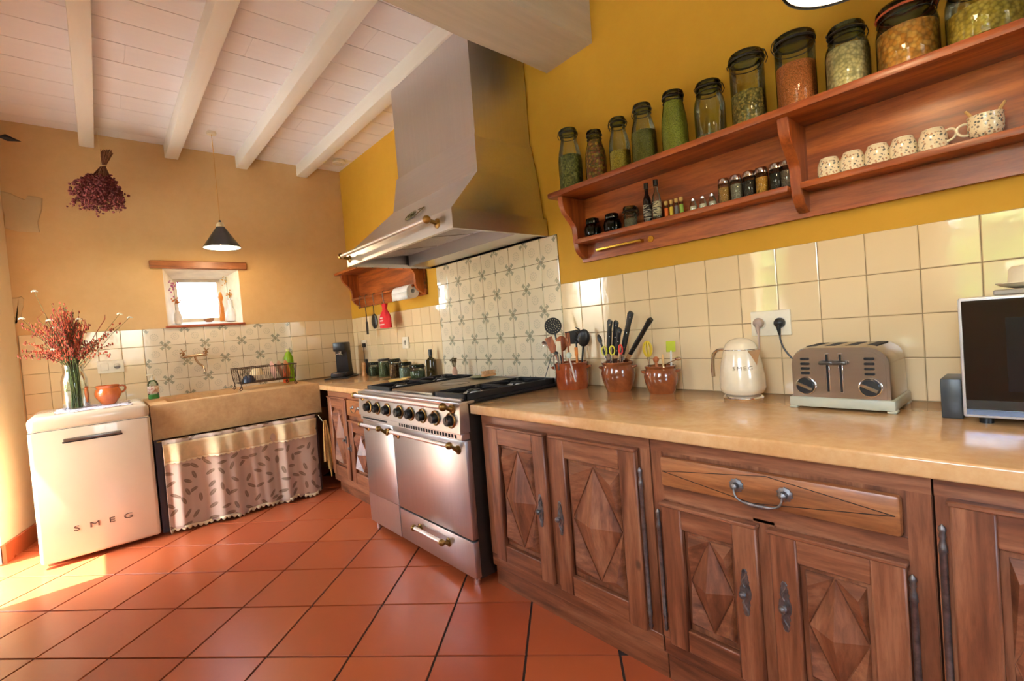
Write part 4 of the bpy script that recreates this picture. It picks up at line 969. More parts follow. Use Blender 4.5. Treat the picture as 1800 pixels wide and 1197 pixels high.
def plug(label, y, z, mat, pts, name='power_plug'):
    o = thing(name, label, 'plug', (-.02, y, z-.03))
    part('head', G().lathe([(.019, 0), (.020, .010), (.017, .020), (.008, .026), (.001, .027)], (-.0112, y, z), 18, M=Matrix.Rotation(-PI/2, 3, 'Y')), mat, o)
    part('neck', G().tube([(-.028, y, z-.006), (-.03, y, z-.022), (-.028, y-.001, z-.045)], [.010, .0075, .0045], 10), mat, o)
    part('cable', G().tube(pts, .0032, 8), mat, o)
M_GREYP = plain('grey_plug', (176, 152, 134), .5)
plug('grey-beige plug in the left socket behind the kettle', -3.985, 1.150, M_GREYP, bez((-.028, -3.986, 1.105), (-.026, -3.985, 1.05), (-.022, -3.98, .93), (-.022, -3.97, .873), 10))
plug('black plug with a cord running to the toaster', -4.062, 1.146, M_BLACK, bez((-.028, -4.063, 1.101), (-.03, -4.066, 1.03), (-.020, -4.11, .99), (-.014, -4.20, .93), 12))
# kettle
kc = at(1303, 640, 0, -.125); ky = kc.y
kt = thing('kettle', 'cream retro electric kettle between the pots and the toaster', 'kettle', (-.125, ky, CT))
part('base', G().lathe([(.070, 0), (.072, .006), (.066, .014), (.058, .018)], n=32), M_CHROME, kt, local=True)
bd = part('body', G().lathe([(.060, .018), (.074, .026), (.082, .045), (.080, .085), (.072, .140), (.062, .182), (.0595, .190)], n=40), M_CREAMEN, kt, local=True)
part('lid', G().lathe([(.0595, .191), (.058, .196), (.052, .212), (.036, .226), (.014, .233), (.001, .234)], n=36), M_CREAMEN, kt, local=True)
part('lid_ring', G().lathe([(.0602, .1885), (.0606, .1915)], n=36, cap0=False, cap1=False), M_CHROME, kt, local=True, solid=.001)
ang = R(-112); dv = Vector((math.cos(ang), math.sin(ang), 0)); pv = Vector((-dv.y, dv.x, 0))
g = G(); g.raw([dv*.058+pv*.022+Vector((0, 0, .186)), dv*.058-pv*.022+Vector((0, 0, .186)), dv*.094+Vector((0, 0, .190)), dv*.070+Vector((0, 0, .120)), dv*.056+Vector((0, 0, .188))], [(0, 3, 2), (1, 2, 3), (0, 2, 4), (1, 4, 2), (0, 4, 3), (1, 3, 4)])
part('spout', g, M_CHROME, kt, local=True)
hv = Vector((math.cos(R(80)), math.sin(R(80)), 0)); zz = Vector((0, 0, 1))
part('handle', G().tube(bez(hv*.058+zz*.188, hv*.085+zz*.192, hv*.116+zz*.190, hv*.124+zz*.150, 6)+bez(hv*.124+zz*.150, hv*.126+zz*.12, hv*.127+zz*.10, hv*.124+zz*.078, 5)[1:], .0095, 10, flat=.7), M_CHROME, kt, local=True)
for k, ch in enumerate('SMEG'):
    a = R(205)-R(14.5)*(-1)*(k-1.5); d = Vector((math.cos(a), math.sin(a), 0)); g = text_geo(ch, .020, .0012, 1.25)
    X = Vector((-d.y, d.x, 0)); mm = Matrix((X, zz, d)).transposed().to_4x4(); mm.translation = d*.0745+zz*.122
    bmesh.ops.transform(g.bm, matrix=mm, verts=g.bm.verts); part('letter', g, M_CHROME, kt, local=True)
# toaster
M_TOAST = steel('toaster_steel', 'y', (176, 166, 156), .24)
ta, tb2 = at(1392, 716, 2, CT), at(1570, 728, 2, CT)
TX0, TX1, TY0, TY1 = -.245, -.03, ta.y, tb2.y-.004
to = thing('toaster', 'brushed steel four-slot toaster with two dark dials', 'toaster', ((TX0+TX1)/2, (TY0+TY1)/2, CT))
def tsec(x, i=0, zt=1.068, rr=.055):
    a, b = TY0-.004-i, TY1+.004+i; zb = .905; pts = [(a, zb)]
    for k in range(7): t_ = PI-PI/2*k/6; pts.append((a-rr+rr*math.cos(t_)*1.0, zt-i-rr+rr*math.sin(t_)))
    pts = [(a, zb)]+[(a-rr-rr*math.cos(PI-PI/2*k/6)*-1*-1 if 0 else a-rr+rr*math.cos(PI/2*k/6), zt-i-rr+rr*math.sin(PI/2*k/6)) for k in range(7)]
    pts += [(b+rr-rr*math.sin(PI/2*k/6), zt-i-rr+rr*math.cos(PI/2*k/6)) for k in range(7)]+[(b, zb)]
    return [(x, p, q) for p, q in pts]
part('shell', G().rings([tsec(TX0+.004, .012), tsec(TX0+.004, .003), tsec(TX0+.016, 0), tsec(TX1-.010, 0), tsec(TX1, .006)]), M_TOAST, to, sharp=25)
part('face', G().rings([tsec(TX0+.003, .012), tsec(TX0+.0055, .0125)]), M_TOAST, to, sharp=20)
M_GREYPL = plain('warm_grey_plastic', (176, 174, 150), .45)
part('base', G().box(TX0-.004, TX1+.002, TY1-.004, TY0+.004, .874, .906, .005, 2), M_GREYPL, to)
for y in (TY0-.006, TY1+.006):
    for x in (TX0+.018, TX1-.02): part('foot', G().box(x-.022, x+.02, min(y, y-.0)-.012, y+.012, CT, .876, .003), M_GREYPL, to)
wd = (TY0-TY1)
for k in range(4):
    y = TY0-wd*(.20+.20*k); part('bread_slot', G().box(TX0+.045, TX1-.03, y-.014, y+.014, 1.063, 1.0685), M_SLIT, to)
for fy, ly_ in ((.36, .325), (.475, .51)):
    y = TY0-wd*(.40 if fy < .4 else .53)
    part('lever_slot', G().box(TX0+.0015, TX0+.004, y-.0035, y+.0035, .925, 1.045, .001), M_SLIT, to); part('lever_frame', G().box(TX0+.0022, TX0+.0045, y-.006, y+.006, .922, 1.048, .001), M_CHROME, to)
    part('lever', G().box(TX0-.016, TX0+.002, y-.020, y+.020, 1.012, 1.024, .004, 2), M_GREYPL if 0 else plain('dark_lever', (70, 62, 52), .3, .4), to)
for fy in (.17, .80):
    y = TY0-wd*fy; Mx = Matrix.Rotation(-PI/2, 3, 'Y')
    dd = part('dial', G().lathe([(.026, 0), (.0265, .004), (.024, .016), (.001, .017)], (TX0+.003, y, .943), 26, M=Mx), M_BLACK, to)
    part('dial_ring', G().tube([(TX0+.001, y+.027*math.cos(a), .943+.027*math.sin(a)) for a in [2*PI*i/26 for i in range(26)]], .003, 8, True), M_CHROME, dd)
    part('dial_grip', G().box(-.006, .006, -.0235, .0235, -.0045, .0045, .001, M=Matrix.Translation((TX0-.014, y, .943)) @ Matrix.Rotation(R(25), 4, 'X')), plain('grip_metal', (150, 130, 105), .3, .9), dd)
    for k in range(4): part('button', G().box(TX0-.001, TX0+.004, y-.013, y+.013, 1.030-k*.0155-.004, 1.030-k*.0155+.004, .002), M_BLACK, to)
# dark box and microwave
p = at(1655, 735, 2, CT); q0 = at(1695, 748, 0, -.30)
single('dark_box', G().box(-.25, -.13, q0.y+.006, p.y, CT, CT+.108, .003, 2), plain('slate_box', (58, 62, 64), .35), 'small slate grey box squeezed beside the microwave', 'box', (-.19, (p.y+q0.y)/2, CT))
mw = thing('microwave', 'black glass-fronted microwave cut off by the right edge', 'microwave', (-.16, -4.86, CT))
my0, my1, mz0, mz1 = q0.y, -5.13, .885, 1.192
part('casing', G().box(-.295, -.02, my1, my0-.004, mz0, mz1-.004, .006, 2), plain('silver_casing', (190, 192, 196), .35, .6), mw)
ft = part('front_frame', G().box(-.308, -.290, my1, my0, mz0, mz1, .006, 3), plain('silver_edge', (206, 210, 214), .3, .4), mw)
part('glass_front', G().box(-.3105, -.306, my1+.006, my0-.007, mz0+.022, mz1-.008, .001), plain('black_glass', (6, 6, 7), .03, coat=1.0, coatr=.01), ft)
part('door_window', G().box(-.3112, -.308, my1+.05, my0-.085, mz0+.07, mz1-.055), plain('mesh_window', (26, 24, 25), .12), ft)
part('trim_strip', G().box(-.3112, -.307, my1+.006, my0-.007, mz0+.008, mz0+.021), plain('blue_steel_strip', (96, 104, 124), .25, .8), ft)
for y in (my0-.04, my1+.04):
    for x in (-.27, -.06): part('foot', G().cyl((x, y, CT), (x, y, mz0+.002), .014), M_BLACK, mw)
single('serving_tray', G().box(-.24, -.05, -5.12, at(1745, 510, 0, -.24).y, mz1, mz1+.014, .003), plain('grey_tray', (150, 140, 124), .5), 'flat grey tray lying on the microwave', 'tray', (-.15, -4.9, mz1))
zt = mz1+.014; py_ = at(1800, 500, 0, -.16).y
dsh = thing('butter_dish', 'white butter dish on top of the microwave', 'dish', (-.15, py_-.03, zt))
part('plate', G().lathe([(.045, 0), (.072, .007), (.084, .015), (.083, .017), (.06, .010), (.001, .010)], n=32), M_WHITE, dsh, local=True)
part('cover', G().lathe([(.060, .0165), (.058, .050), (.052, .058), (.012, .060), (.011, .068), (.001, .070)], n=32), M_WHITE, dsh, local=True)

# ------------------------------------------------------------------ stoneware pots with utensils
def stoneware(name, c1, c2):
    mt, t, b = base(name); v = coords(t); f = noise(t, v, 9, 5, .65, .5)
    t.links.new(ramp(t, f, [(.3, L(c1)), (.7, L(c2))]), b.inputs['Base Color']); setp(b, rough=.16, coat=.7, coatr=.08); bump(t, b, f, .12, .004); return mt
M_POT = stoneware('brown_stoneware', (104, 52, 26), (158, 86, 46)); M_POT2 = stoneware('red_brown_stoneware', (118, 48, 22), (164, 80, 40))
def pot(label, x, px, py, prof, mat, ears=True, rz=0):
    y = at(px, py, 0, x).y; o = thing('stoneware_pot', label, 'pot', (x, y, CT), rz, 'stoneware utensil pots')
    inner = [(max(r-.007, .001), max(z, .006)) for r, z in reversed(prof)]
    part('body', G().lathe(prof+inner+[(.001, .006)], n=36), mat, o, local=True)
    if ears:
        zt = prof[-1][1]; r = prof[-3][0]
        for s in (1, -1):
            a = R(118) if s > 0 else R(-62); d = Vector((math.cos(a), math.sin(a), 0)); e = Vector((-d.y, d.x, 0))
            part('ear', G().tube(bez(d*(r-.006)+e*-.022+zz*(zt-.030), d*(r+.022)+e*-.018+zz*(zt-.022), d*(r+.022)+e*.018+zz*(zt-.022), d*(r-.006)+e*.022+zz*(zt-.030), 10), .0065, 8), mat, o, local=True)
    return Vector((x, y, CT))
P1 = pot('straight brown crock crowded with cooking utensils', -.115, 1005, 655, [(.080, 0), (.084, .01), (.087, .06), (.086, .10), (.088, .124), (.091, .132), (.089, .138)], M_POT2)
P2 = pot('round-bellied brown pot holding knives and scissors', -.105, 1087, 660, [(.058, 0), (.064, .012), (.077, .055), (.081, .085), (.075, .114), (.071, .124), (.077, .136), (.075, .140)], M_POT)
P3 = pot('smaller round-bellied brown pot with a yellow whisk', -.100, 1162, 664, [(.054, 0), (.059, .01), (.070, .045), (.074, .074), (.068, .100), (.064, .108), (.069, .118), (.067, .122)], M_POT)
M_SPOON = wood('utensil_wood', (130, 62, 24), (170, 90, 40), (192, 112, 56), 'z', .5, 2.0, False)
M_OLIVE = plain('orange_wood', (206, 122, 44), .5, 0, .1, 20)
def pp(px, py, P, dx=0): return at(px, py, 0, P.x+dx)
GU = 'utensils in the brown crock'
def ut(name, label, cat, P, foot, group=GU):
    return thing(name, label, cat, foot, 0, group)
def foot(P, a, k=.5, z=.012): return P+Vector((.05*k*math.cos(a), .05*k*math.sin(a), z))
def foot_for(hp, P):
    rin, H = ((.078, .140) if P is P1 else (.062, .142) if P is P2 else (.055, .124)); v = Vector((hp.x-P.x, hp.y-P.y, 0)); rr_ = min(v.length, rin)
    rim = P+(v.normalized()*rr_ if v.length > 1e-4 else Vector())+Vector((0, 0, H)); d_ = (rim-hp)
    if d_.length < .01 or d_.z > -.005: return foot(P, math.atan2(-v.y, -v.x), .6)
    for k in range(200):
        q = rim+d_.normalized()*.002*k; h_ = Vector((q.x-P.x, q.y-P.y, 0))
        if q.z < P.z+.014 or (k > 5 and h_.length > rin-.012 and h_.dot(v) < 0): return q
    return q
def oriented(g, c, d, nrm_):
    """frame: local z along d, local x along the face normal"""
    z_ = Vector(d).normalized(); x_ = (Vector(nrm_)-z_*z_.dot(Vector(nrm_))).normalized(); y_ = z_.cross(x_)
    mm = Matrix((x_, y_, z_)).transposed().to_4x4(); mm.translation = c
    bmesh.ops.transform(g.bm, matrix=mm, verts=g.bm.verts); return g
TOC = Vector((-.72, -.67, .12))   # roughly towards the viewer
def disc_head(r, t_, holes=0):
    g = G().lathe([(r*.2, -t_), (r, -t_*.4), (r, t_*.4), (r*.92, t_*.6), (.001, 0)], n=30, M=Matrix.Rotation(PI/2, 3, 'Y')); return g
# skimmer
h = pp(972, 573, P1, .02); f = foot_for(h, P1); o = ut('skimmer', 'black perforated skimmer standing tallest in the crock', 'skimmer', P1, f)
part('handle', G().tube([f, f.lerp(h, .6), h-(h-f).normalized()*.04], .0045, 8), M_BLACK, o)
hdp = part('head', oriented(disc_head(.047, .004), h, h-f, TOC), M_BLACKM, o)
for k in range(3):
    for i in range((6, 12, 18)[k]):
        a = 2*PI*i/((6, 12, 18)[k]); rr = (.011, .023, .036)[k]; g = G().sph((.0042, rr*math.cos(a), rr*math.sin(a)), (.0006, .0026, .0026), 6, 4)
        part('hole', oriented(g, h, h-f, TOC), plain('pale_hole', (190, 180, 150), .8), hdp)
def spoon(name, label, cat, hp, P, a, mat, w_, l_, th=.006, rr=.005, kind='oval', mat2=None, k=.5):
    f = foot_for(hp, P); o = ut(name, label, cat, P, f, GU if P is P1 else ('utensils in the knife pot' if P is P2 else 'utensils in the small pot')); d = (hp-f).normalized()
    part('handle', G().tube([f, f.lerp(hp, .5), hp-d*l_*.7], rr, 8), mat, o)
    if kind == 'oval': g = G().sph((0, 0, 0), (th, w_, l_))
    elif kind == 'blade': g = G().box(-th/2, th/2, -w_, w_, -l_, l_, min(th*.4, .003))
    elif kind == 'wide': g = G().prism([(-w_*.7, -l_), (w_*.7, -l_), (w_, l_*.8), (0, l_), (-w_, l_*.8)], 0, -th/2, th/2)
    part('head', oriented(g, hp, d, TOC), mat2 or mat, o); return o, f, d
spoon('wooden_spoon', 'round wooden spoon with a deep bowl in the crock', 'spoon', pp(987, 604, P1), P1, 3.5, M_SPOON, .033, .042, .012)
spoon('wooden_spatula', 'flat wooden spatula at the left of the crock', 'spatula', pp(969, 606, P1, -.02), P1, 2.8, M_SPOON, .020, .044, .006, kind='blade')
spoon('turner', 'wide black turner behind the wooden fork', 'turner', pp(1012, 592, P1, .03), P1, .6, M_BLACK, .056, .036, .004, kind='wide')
spoon('white_scraper', 'pale plastic scraper leaning left in the crock', 'scraper', pp(982, 612, P1, -.05), P1, 3.9, plain('pale_plastic', (226, 212, 180), .5), .013, .036, .004, kind='blade')
spoon('orange_spatula', 'orange wooden stick spatula at the front of the crock', 'spatula', pp(1013, 618, P1, -.03), P1, 4.3, M_OLIVE, .009, .022, .006, rr=.006, kind='blade')
spoon('metal_spoon', 'grey metal spoon at the far left of the crock', 'spoon', pp(957, 604, P1, .03), P1, 2.4, M_CHROME, .014, .022, .004, .0025)
hp = pp(998, 597, P1, -.01); f = foot_for(hp, P1); d = (hp-f).normalized(); o = ut('wooden_fork', 'three-pronged wooden fork in the crock', 'fork', P1, f)
part('handle', G().tube([f, hp-d*.02], .005, 8), M_SPOON, o)
for k in (-1, 0, 1): part('prong', oriented(G().box(-.003, .003, k*.009-.0032, k*.009+.0032, -.022, .036, .001), hp, d, TOC), M_SPOON, o)
part('palm', oriented(G().box(-.003, .003, -.0125, .0125, -.034, -.018, .001), hp, d, TOC), M_SPOON, o)
hp = pp(1026, 594, P1); f = foot_for(hp, P1); d = (hp-f).normalized(); o = ut('spaghetti_server', 'black toothed spaghetti server leaning right in the crock', 'server', P1, f)
part('handle', G().tube([f, hp-d*.03], .005, 8), M_BLACK, o); part('bowl', oriented(G().sph((0, 0, 0), (.013, .032, .046)), hp, d, TOC), M_BLACK, o)
for k in range(6): a = R(-20+k*34); c0 = Vector((0, -.024*math.cos(a*.5), .034*math.sin(a)-.002)); part('tooth', oriented(G().tube([(0, -.022, -.022+k*.0125), (-.004, -.036, -.018+k*.013), (-.012, -.044, -.016+k*.0135)], [.004, .0035, .002], 6), hp, d, TOC), M_BLACK, o)
# tongs and ball whisk hooked over the rim
c = pp(978, 622, P1, -.085); o = ut('tongs', 'grey metal tongs hooked over the front of the crock', 'tongs', P1, c-zz*.085)
for s in (-1, 1): part('arm', G().tube([c+Vector((0, 0, .006)), c+Vector((-.006, s*.014, -.01)), c+Vector((-.006, s*.017, -.05)), c+Vector((-.004, s*.012, -.085))], .0052, 8, flat=.6), plain('dull_steel', (120, 108, 98), .35, .9), o)
part('spring', G().sph(c+Vector((0, 0, .004)), (.007, .014, .009)), M_BLACK, o)
a0, a1 = pp(1000, 626, P1, -.105), pp(1012, 671, P1, -.105); o = ut('basting_brush', 'pale brush with a round mint head hanging on the crock', 'brush', P1, a1)
part('handle', G().tube([a1, a0], .0042, 8), plain('pale_handle', (208, 190, 172), .5), o); part('head', G().sph(a0+zz*.004, (.013, .014, .016)), plain('mint_head', (196, 206, 190), .6), o)
a0, a1 = pp(969, 627, P1, -.08), pp(957, 668, P1, -.10); o = single('skewer', G().tube([a1, a0, a0+Vector((.02, -.006, .004))], .0022, 6), M_BLACK, 'thin black skewer leaning against the crock', 'skewer', a1)
# knives
GK = 'black handled knives in the pot'
def knife(label, top, bot, P, dx, rr=.0128):
    t0, b0 = pp(*top, P, dx), pp(*bot, P, dx); d = (b0-t0).normalized(); k = (CT+.014-b0.z)/d.z if d.z < -.05 else .1; e = b0+d*min(abs(k), .16)
    inn = Vector((P.x, P.y, 0)); rad = Vector((e.x-inn.x, e.y-inn.y, 0))
    if rad.length > .040: e = Vector((inn.x, inn.y, e.z))+rad.normalized()*.040
    o = thing('kitchen_knife', label, 'knife', e, 0, GK); d2 = (t0-b0).normalized(); ln = (t0-b0).length
    g = G(); g.tube([b0, b0+d2*ln*.3, b0+d2*ln*.75, b0+d2*ln*.95, t0+Vector((0, -.003, -.002))], [rr*.85, rr, rr*.92, rr*1.15, rr*.9], 10, flat=.8); part('handle', g, M_BLACK, o)
    for q in (.15, .5, .85): part('rivet', G().sph(b0+d2*ln*q+TOC*rr*.80, .0032, 8, 6), M_CHROME, o)
    dd = (e-b0); n_ = dd.normalized(); s_ = n_.cross(TOC).normalized()*.011; tt_ = TOC.normalized()*.0008
    g = G().raw([b0+s_+tt_, b0-s_+tt_, e-s_*.1+tt_, e+s_*.2+tt_, b0+s_-tt_, b0-s_-tt_, e-s_*.1-tt_, e+s_*.2-tt_], [(0, 1, 2, 3), (4, 7, 6, 5), (0, 4, 5, 1), (1, 5, 6, 2), (2, 6, 7, 3), (3, 7, 4, 0)]); part('blade', g, M_CHROME, o)
knife('upright knife at the left of the knife pot', (1072, 562), (1070, 622), P2, -.01); knife('upright knife half hidden behind its neighbour', (1083, 564), (1079, 622), P2, .02); knife('short knife in the middle of the knife pot', (1089, 577), (1083, 624), P2, -.03, .012)
knife('tallest knife in the knife pot', (1109, 548), (1094, 622), P2, 0, .014); knife('knife leaning far right out of the pot', (1144, 560), (1108, 622), P2, -.01, .014)
spoon('black_spatula', 'black spatula leaning left in the knife pot', 'spatula', pp(1054, 596, P2), P2, 2.2, M_BLACK, .011, .024, .005, kind='oval')
def scissors(label, pa, pb, mat, dx):
    c0, c1 = pp(*pa, P2, dx), pp(*pb, P2, dx); f = P2+Vector((dx*.2, .01, .02)); o = thing('scissors', label, 'scissors', f, 0, 'scissors in the knife pot'); n_ = Vector((-.72, -.67, 0)).normalized(); s_ = n_.cross(zz).normalized()
    for c in (c0, c1):
        part('grip', G().tube([c+s_*.0115*math.cos(a)+zz*.021*math.sin(a) for a in [2*PI*i/20 for i in range(20)]], .0034, 8, True), mat, o)
        part('blade', G().tube([c-zz*.02, f], [.004, .002], 6), M_CHROME, o)
scissors('yellow and black handled scissors in the knife pot', (1062, 617), (1076, 616), plain('yellow_grip', (214, 206, 60), .4), -.05)
c = pp(1091, 614, P2, -.05); o = thing('scissors', 'red handled scissors in the knife pot', 'scissors', P2+Vector((-.02, -.01, .02)), 0, 'scissors in the knife pot')
part('grip', G().tube([c+Vector((.004, -.004, 0))*math.cos(a)*1.4+zz*.021*math.sin(a) for a in [2*PI*i/18 for i in range(18)]], .0038, 8, True), plain('red_grip', (206, 44, 32), .4), o); part('blade', G().tube([c-zz*.02, P2+Vector((-.02, -.01, .02))], [.004, .002], 6), M_CHROME, o)
# small pot
yw = plain('yellow_silicone', (226, 196, 40), .4); c = pp(1138, 612, P3); f = foot_for(c, P3); d = (c-f).normalized(); o = ut('whisk', 'yellow silicone balloon whisk in the small pot', 'whisk', P3, f, 'utensils in the small pot')
part('handle', G().tube([f, c-d*.035], .005, 8), M_CHROME, o)
for k in range(4):
    a = PI*k/4; g = G().tube([Vector((.020*math.sin(t_)*math.cos(a), .020*math.sin(t_)*math.sin(a), -.036*math.cos(t_)-.004)) for t_ in [PI*2*i/20 for i in range(20)]], .0026, 6, True)
    part('wire', oriented(g, c, d, TOC), yw, o)
spoon('lime_spatula', 'lime green silicone spatula in the small pot', 'spatula', pp(1179, 609, P3), P3, 5.0, plain('clear_handle', (204, 204, 196), .3), .020, .024, .005, .004, 'blade', plain('lime_silicone', (176, 186, 28), .45))
spoon('wooden_pestle', 'dark wooden pestle end in the small pot', 'pestle', pp(1153, 632, P3, -.03), P3, 3.4, M_SPOON, .0135, .014, .012, .006)
spoon('wooden_stick', 'light wooden stick spoon standing in the small pot', 'spoon', pp(1165, 630, P3, -.03), P3, 4.2, plain('pale_wood', (206, 164, 104), .6), .006, .020, .004, .004)
c0, c1 = pp(1170, 640, P3, -.02), pp(1193, 630, P3, -.04); o = ut('steel_ladle', 'small steel ladle resting over the rim of the small pot', 'ladle', P3, c1-zz*.01, 'utensils in the small pot')
part('handle', G().tube([c0-zz*.05+Vector((.02, .02, 0)), c0, c1], .0025, 6), M_CHROME, o); part('bowl', G().sph(c1, (.016, .016, .009)), M_CHROME, o)
# ------------------------------------------------------------------ short worktop: coffee machine, jars, bottle
wallplate('wall socket in the corner behind the coffee machine', -.205, -.315, 1.105, 1.205); wallplate('square wall socket above the green jars', -1.045, -1.155, 1.105, 1.205)
cf = thing('coffee_machine', 'small black capsule coffee machine in the corner', 'coffee machine', (-.225, -.24, CT), R(-40))
part('base', G().box(-.075, .075, -.13, .06, .012, .055, .006, 2), M_BLACK, cf, local=True)
part('tower', G().raw([(-.058, -.02, .05), (.058, -.02, .05), (.058, .09, .05), (-.058, .09, .05), (-.052, -.035, .30), (.052, -.035, .30), (.052, .085, .30), (-.052, .085, .30)], [(3, 2, 1, 0), (4, 5, 6, 7), (0, 1, 5, 4), (1, 2, 6, 5), (2, 3, 7, 6), (3, 0, 4, 7)]), M_BLACK, cf, local=True)
part('head', G().box(-.056, .056, -.085, .088, .25, .335, .010, 2), M_BLACK, cf, local=True)
part('lever', G().tube([(-.03, -.09, .215), (-.015, -.105, .225), (.015, -.105, .225), (.03, -.09, .215)], .006, 8), M_CHROME, cf, local=True)
part('spout', G().cyl((0, -.055, .25), (0, -.055, .215), .014, .010), M_CHROME, cf, local=True)
part('drip_tray', G().box(-.055, .055, -.20, -.13, .012, .05, .006, 2), M_BLACK, cf, local=True); part('drip_grid', G().box(-.035, .035, -.19, -.14, .05, .053), M_CHROME, cf, local=True)
part('mat', G().box(-.11, .11, -.22, .10, 0, .012, .003), M_BLACK, cf, local=True)
pl = thing('power_plug', 'black plug with hanging cord in the corner socket', 'plug', (-.02, -.29, 1.12)); part('head', G().box(-.040, -.0112, -.315, -.275, 1.135, 1.175, .008, 2), M_BLACK, pl)
part('cable', G().tube(bez((-.03, -.295, 1.14), (-.035, -.30, 1.05), (-.04, -.33, .96), (-.04, -.30, .88), 10), .003, 6), M_BLACK, pl)
def lc(px, py=650, x=-.085): return at(px, py, 0, x).y
mill = thing('pepper_mill', 'small wooden pepper mill beside the coffee machine', 'mill', (-.085, lc(640), CT))
part('body', G().lathe([(.026, 0), (.027, .01), (.020, .03), (.017, .06), (.021, .085), (.022, .095)], n=20), plain('mill_wood', (196, 142, 82), .45), mill, local=True)
part('head', G().lathe([(.020, .096), (.022, .105), (.019, .122), (.007, .130), (.001, .134)], n=20), MATS['mill_wood'], mill, local=True)
single('knife_sharpener', G().box(-.075, -.045, -.405, -.385, CT, CT+.155, .004), M_BLACK, 'black upright gadget leaning by the corner socket', 'gadget', (-.06, -.395, CT))
GJ = 'preserve jars beside the range'
jar('squat jar of dark green herbs next to the pepper mill', (-.085, lc(657), CT), 'wide', .118, .050, .70, C_('dark_herbs', [(60, 74, 50), (84, 96, 66)], 60), M_GREENG, clamp=-1.5, group=GJ)
jar('jar of pale green flakes with a dark lid', (-.085, lc(676), CT), 'straight', .160, .050, .80, C_('pale_flakes', [(150, 158, 112), (128, 138, 92)], 60), M_CLEARG, lid=plain('dark_lid', (50, 40, 32), .4), group=GJ)
jar('clip jar of brown nuts', (-.10, lc(694, 650, -.10), CT), 'straight', .148, .046, .78, C_('brown_nuts', [(138, 92, 48), (110, 70, 36), (160, 116, 64)], 55), M_CLEARG, clamp=-.6, group=GJ)
jar('pale blue-green jar with dark clip lid', (-.085, lc(713), CT), 'wide', .118, .054, .72, C_('pale_salt', [(168, 178, 164), (150, 160, 148)], 90), M_GREENG, clamp=-1.0, group=GJ)
jar('low wide green glass jar nearest the oil bottle', (-.095, lc(734, 655, -.095), CT), 'wide', .098, .060, .62, C_('olive_herbs', [(74, 92, 62), (92, 110, 78)], 60), M_GREENG, clamp=-1.0, group=GJ)
ob = thing('oil_bottle', 'dark square olive oil bottle with a white label', 'bottle', (-.06, at(758, 640, 0, -.06).y, CT), R(-48))
part('glass', G().box(-.034, .034, -.034, .034, 0, .150, .006, 2).lathe([(.033, .148), (.024, .158), (.014, .164), (.0135, .20), (.001, .20)], n=18), plain('olive_glass', (46, 36, 10), .08, coat=.6), ob, local=True)
part('label', G().box(-.0352, -.034, -.026, .026, .014, .135), plain('paper_label', (236, 232, 222), .7), ob, local=True)
part('cap', G().lathe([(.0155, .178), (.0155, .226), (.001, .227)], n=18), M_BLACK, ob, local=True)
sr = thing('spoon_rest', 'yellow ceramic spoon rest on the short worktop', 'spoon rest', (-.30, -1.47, CT), R(20))
part('dish', G().lathe([(.045, 0), (.062, .010), (.070, .024), (.066, .024), (.058, .012), (.001, .008)], n=28), plain('yellow_ceramic', (232, 202, 130), .25), sr, local=True)
part('tail', G().box(.06, .135, -.02, .02, .018, .028, .004), MATS['yellow_ceramic'], sr, local=True)
# things on the range
vy = at(811, 652, 0, -.075).y
vs_ = thing('bud_vase', 'small clay bud vase of dried flowers behind the simmer plate', 'vase', (-.11, vy+.03, .9065)); part('vase', G().lathe([(.016, 0), (.019, .01), (.020, .03), (.012, .055), (.013, .062)], n=18), plain('clay_pink', (206, 160, 136), .6), vs_, local=True)
M_DRYB = plain('dried_brown', (104, 84, 50), .9, 0, .25, 40)
for k in range(26):
    a = random.uniform(0, 2*PI); r_ = random.uniform(.004, .026); z = random.uniform(.085, .125)
    part('dried_head', G().tube([(0, 0, .04), (r_*.5*math.cos(a), r_*.5*math.sin(a), .07), (r_*math.cos(a), r_*math.sin(a), z-.008)], .001, 4).sph((r_*math.cos(a), r_*math.sin(a), z), .006, 6, 4), M_DRYB, vs_, local=True)
pd = thing('leaf_dish', 'green leaf-shaped dish lying on the simmer plate', 'dish', (-.165, -2.335, .9065))
part('dish', G().lathe([(.030, 0), (.050, .004), (.072, .012), (.071, .014), (.048, .007), (.001, .005)], n=40, lobes=7, amp=.08), plain('leaf_glaze', (150, 156, 118), .25), pd, local=True)
br = thing('wooden_brush', 'small wooden dish brush resting in the leaf dish', 'brush', (-.15, -2.40, .918))
part('block', G().box(-.05, .05, -.016, .016, 0, .014, .005, 2), plain('brush_wood', (206, 152, 98), .6), br, local=True)
g = G()
for i in range(9):
    for j in range(3): g.cyl((-.042+i*.0105, -.010+j*.010, .013), (-.046+i*.0115, -.012+j*.012, .036), .0026, .003, 6)
part('bristles', g, plain('bristle', (226, 180, 132), .8), br, local=True, kind='stuff')

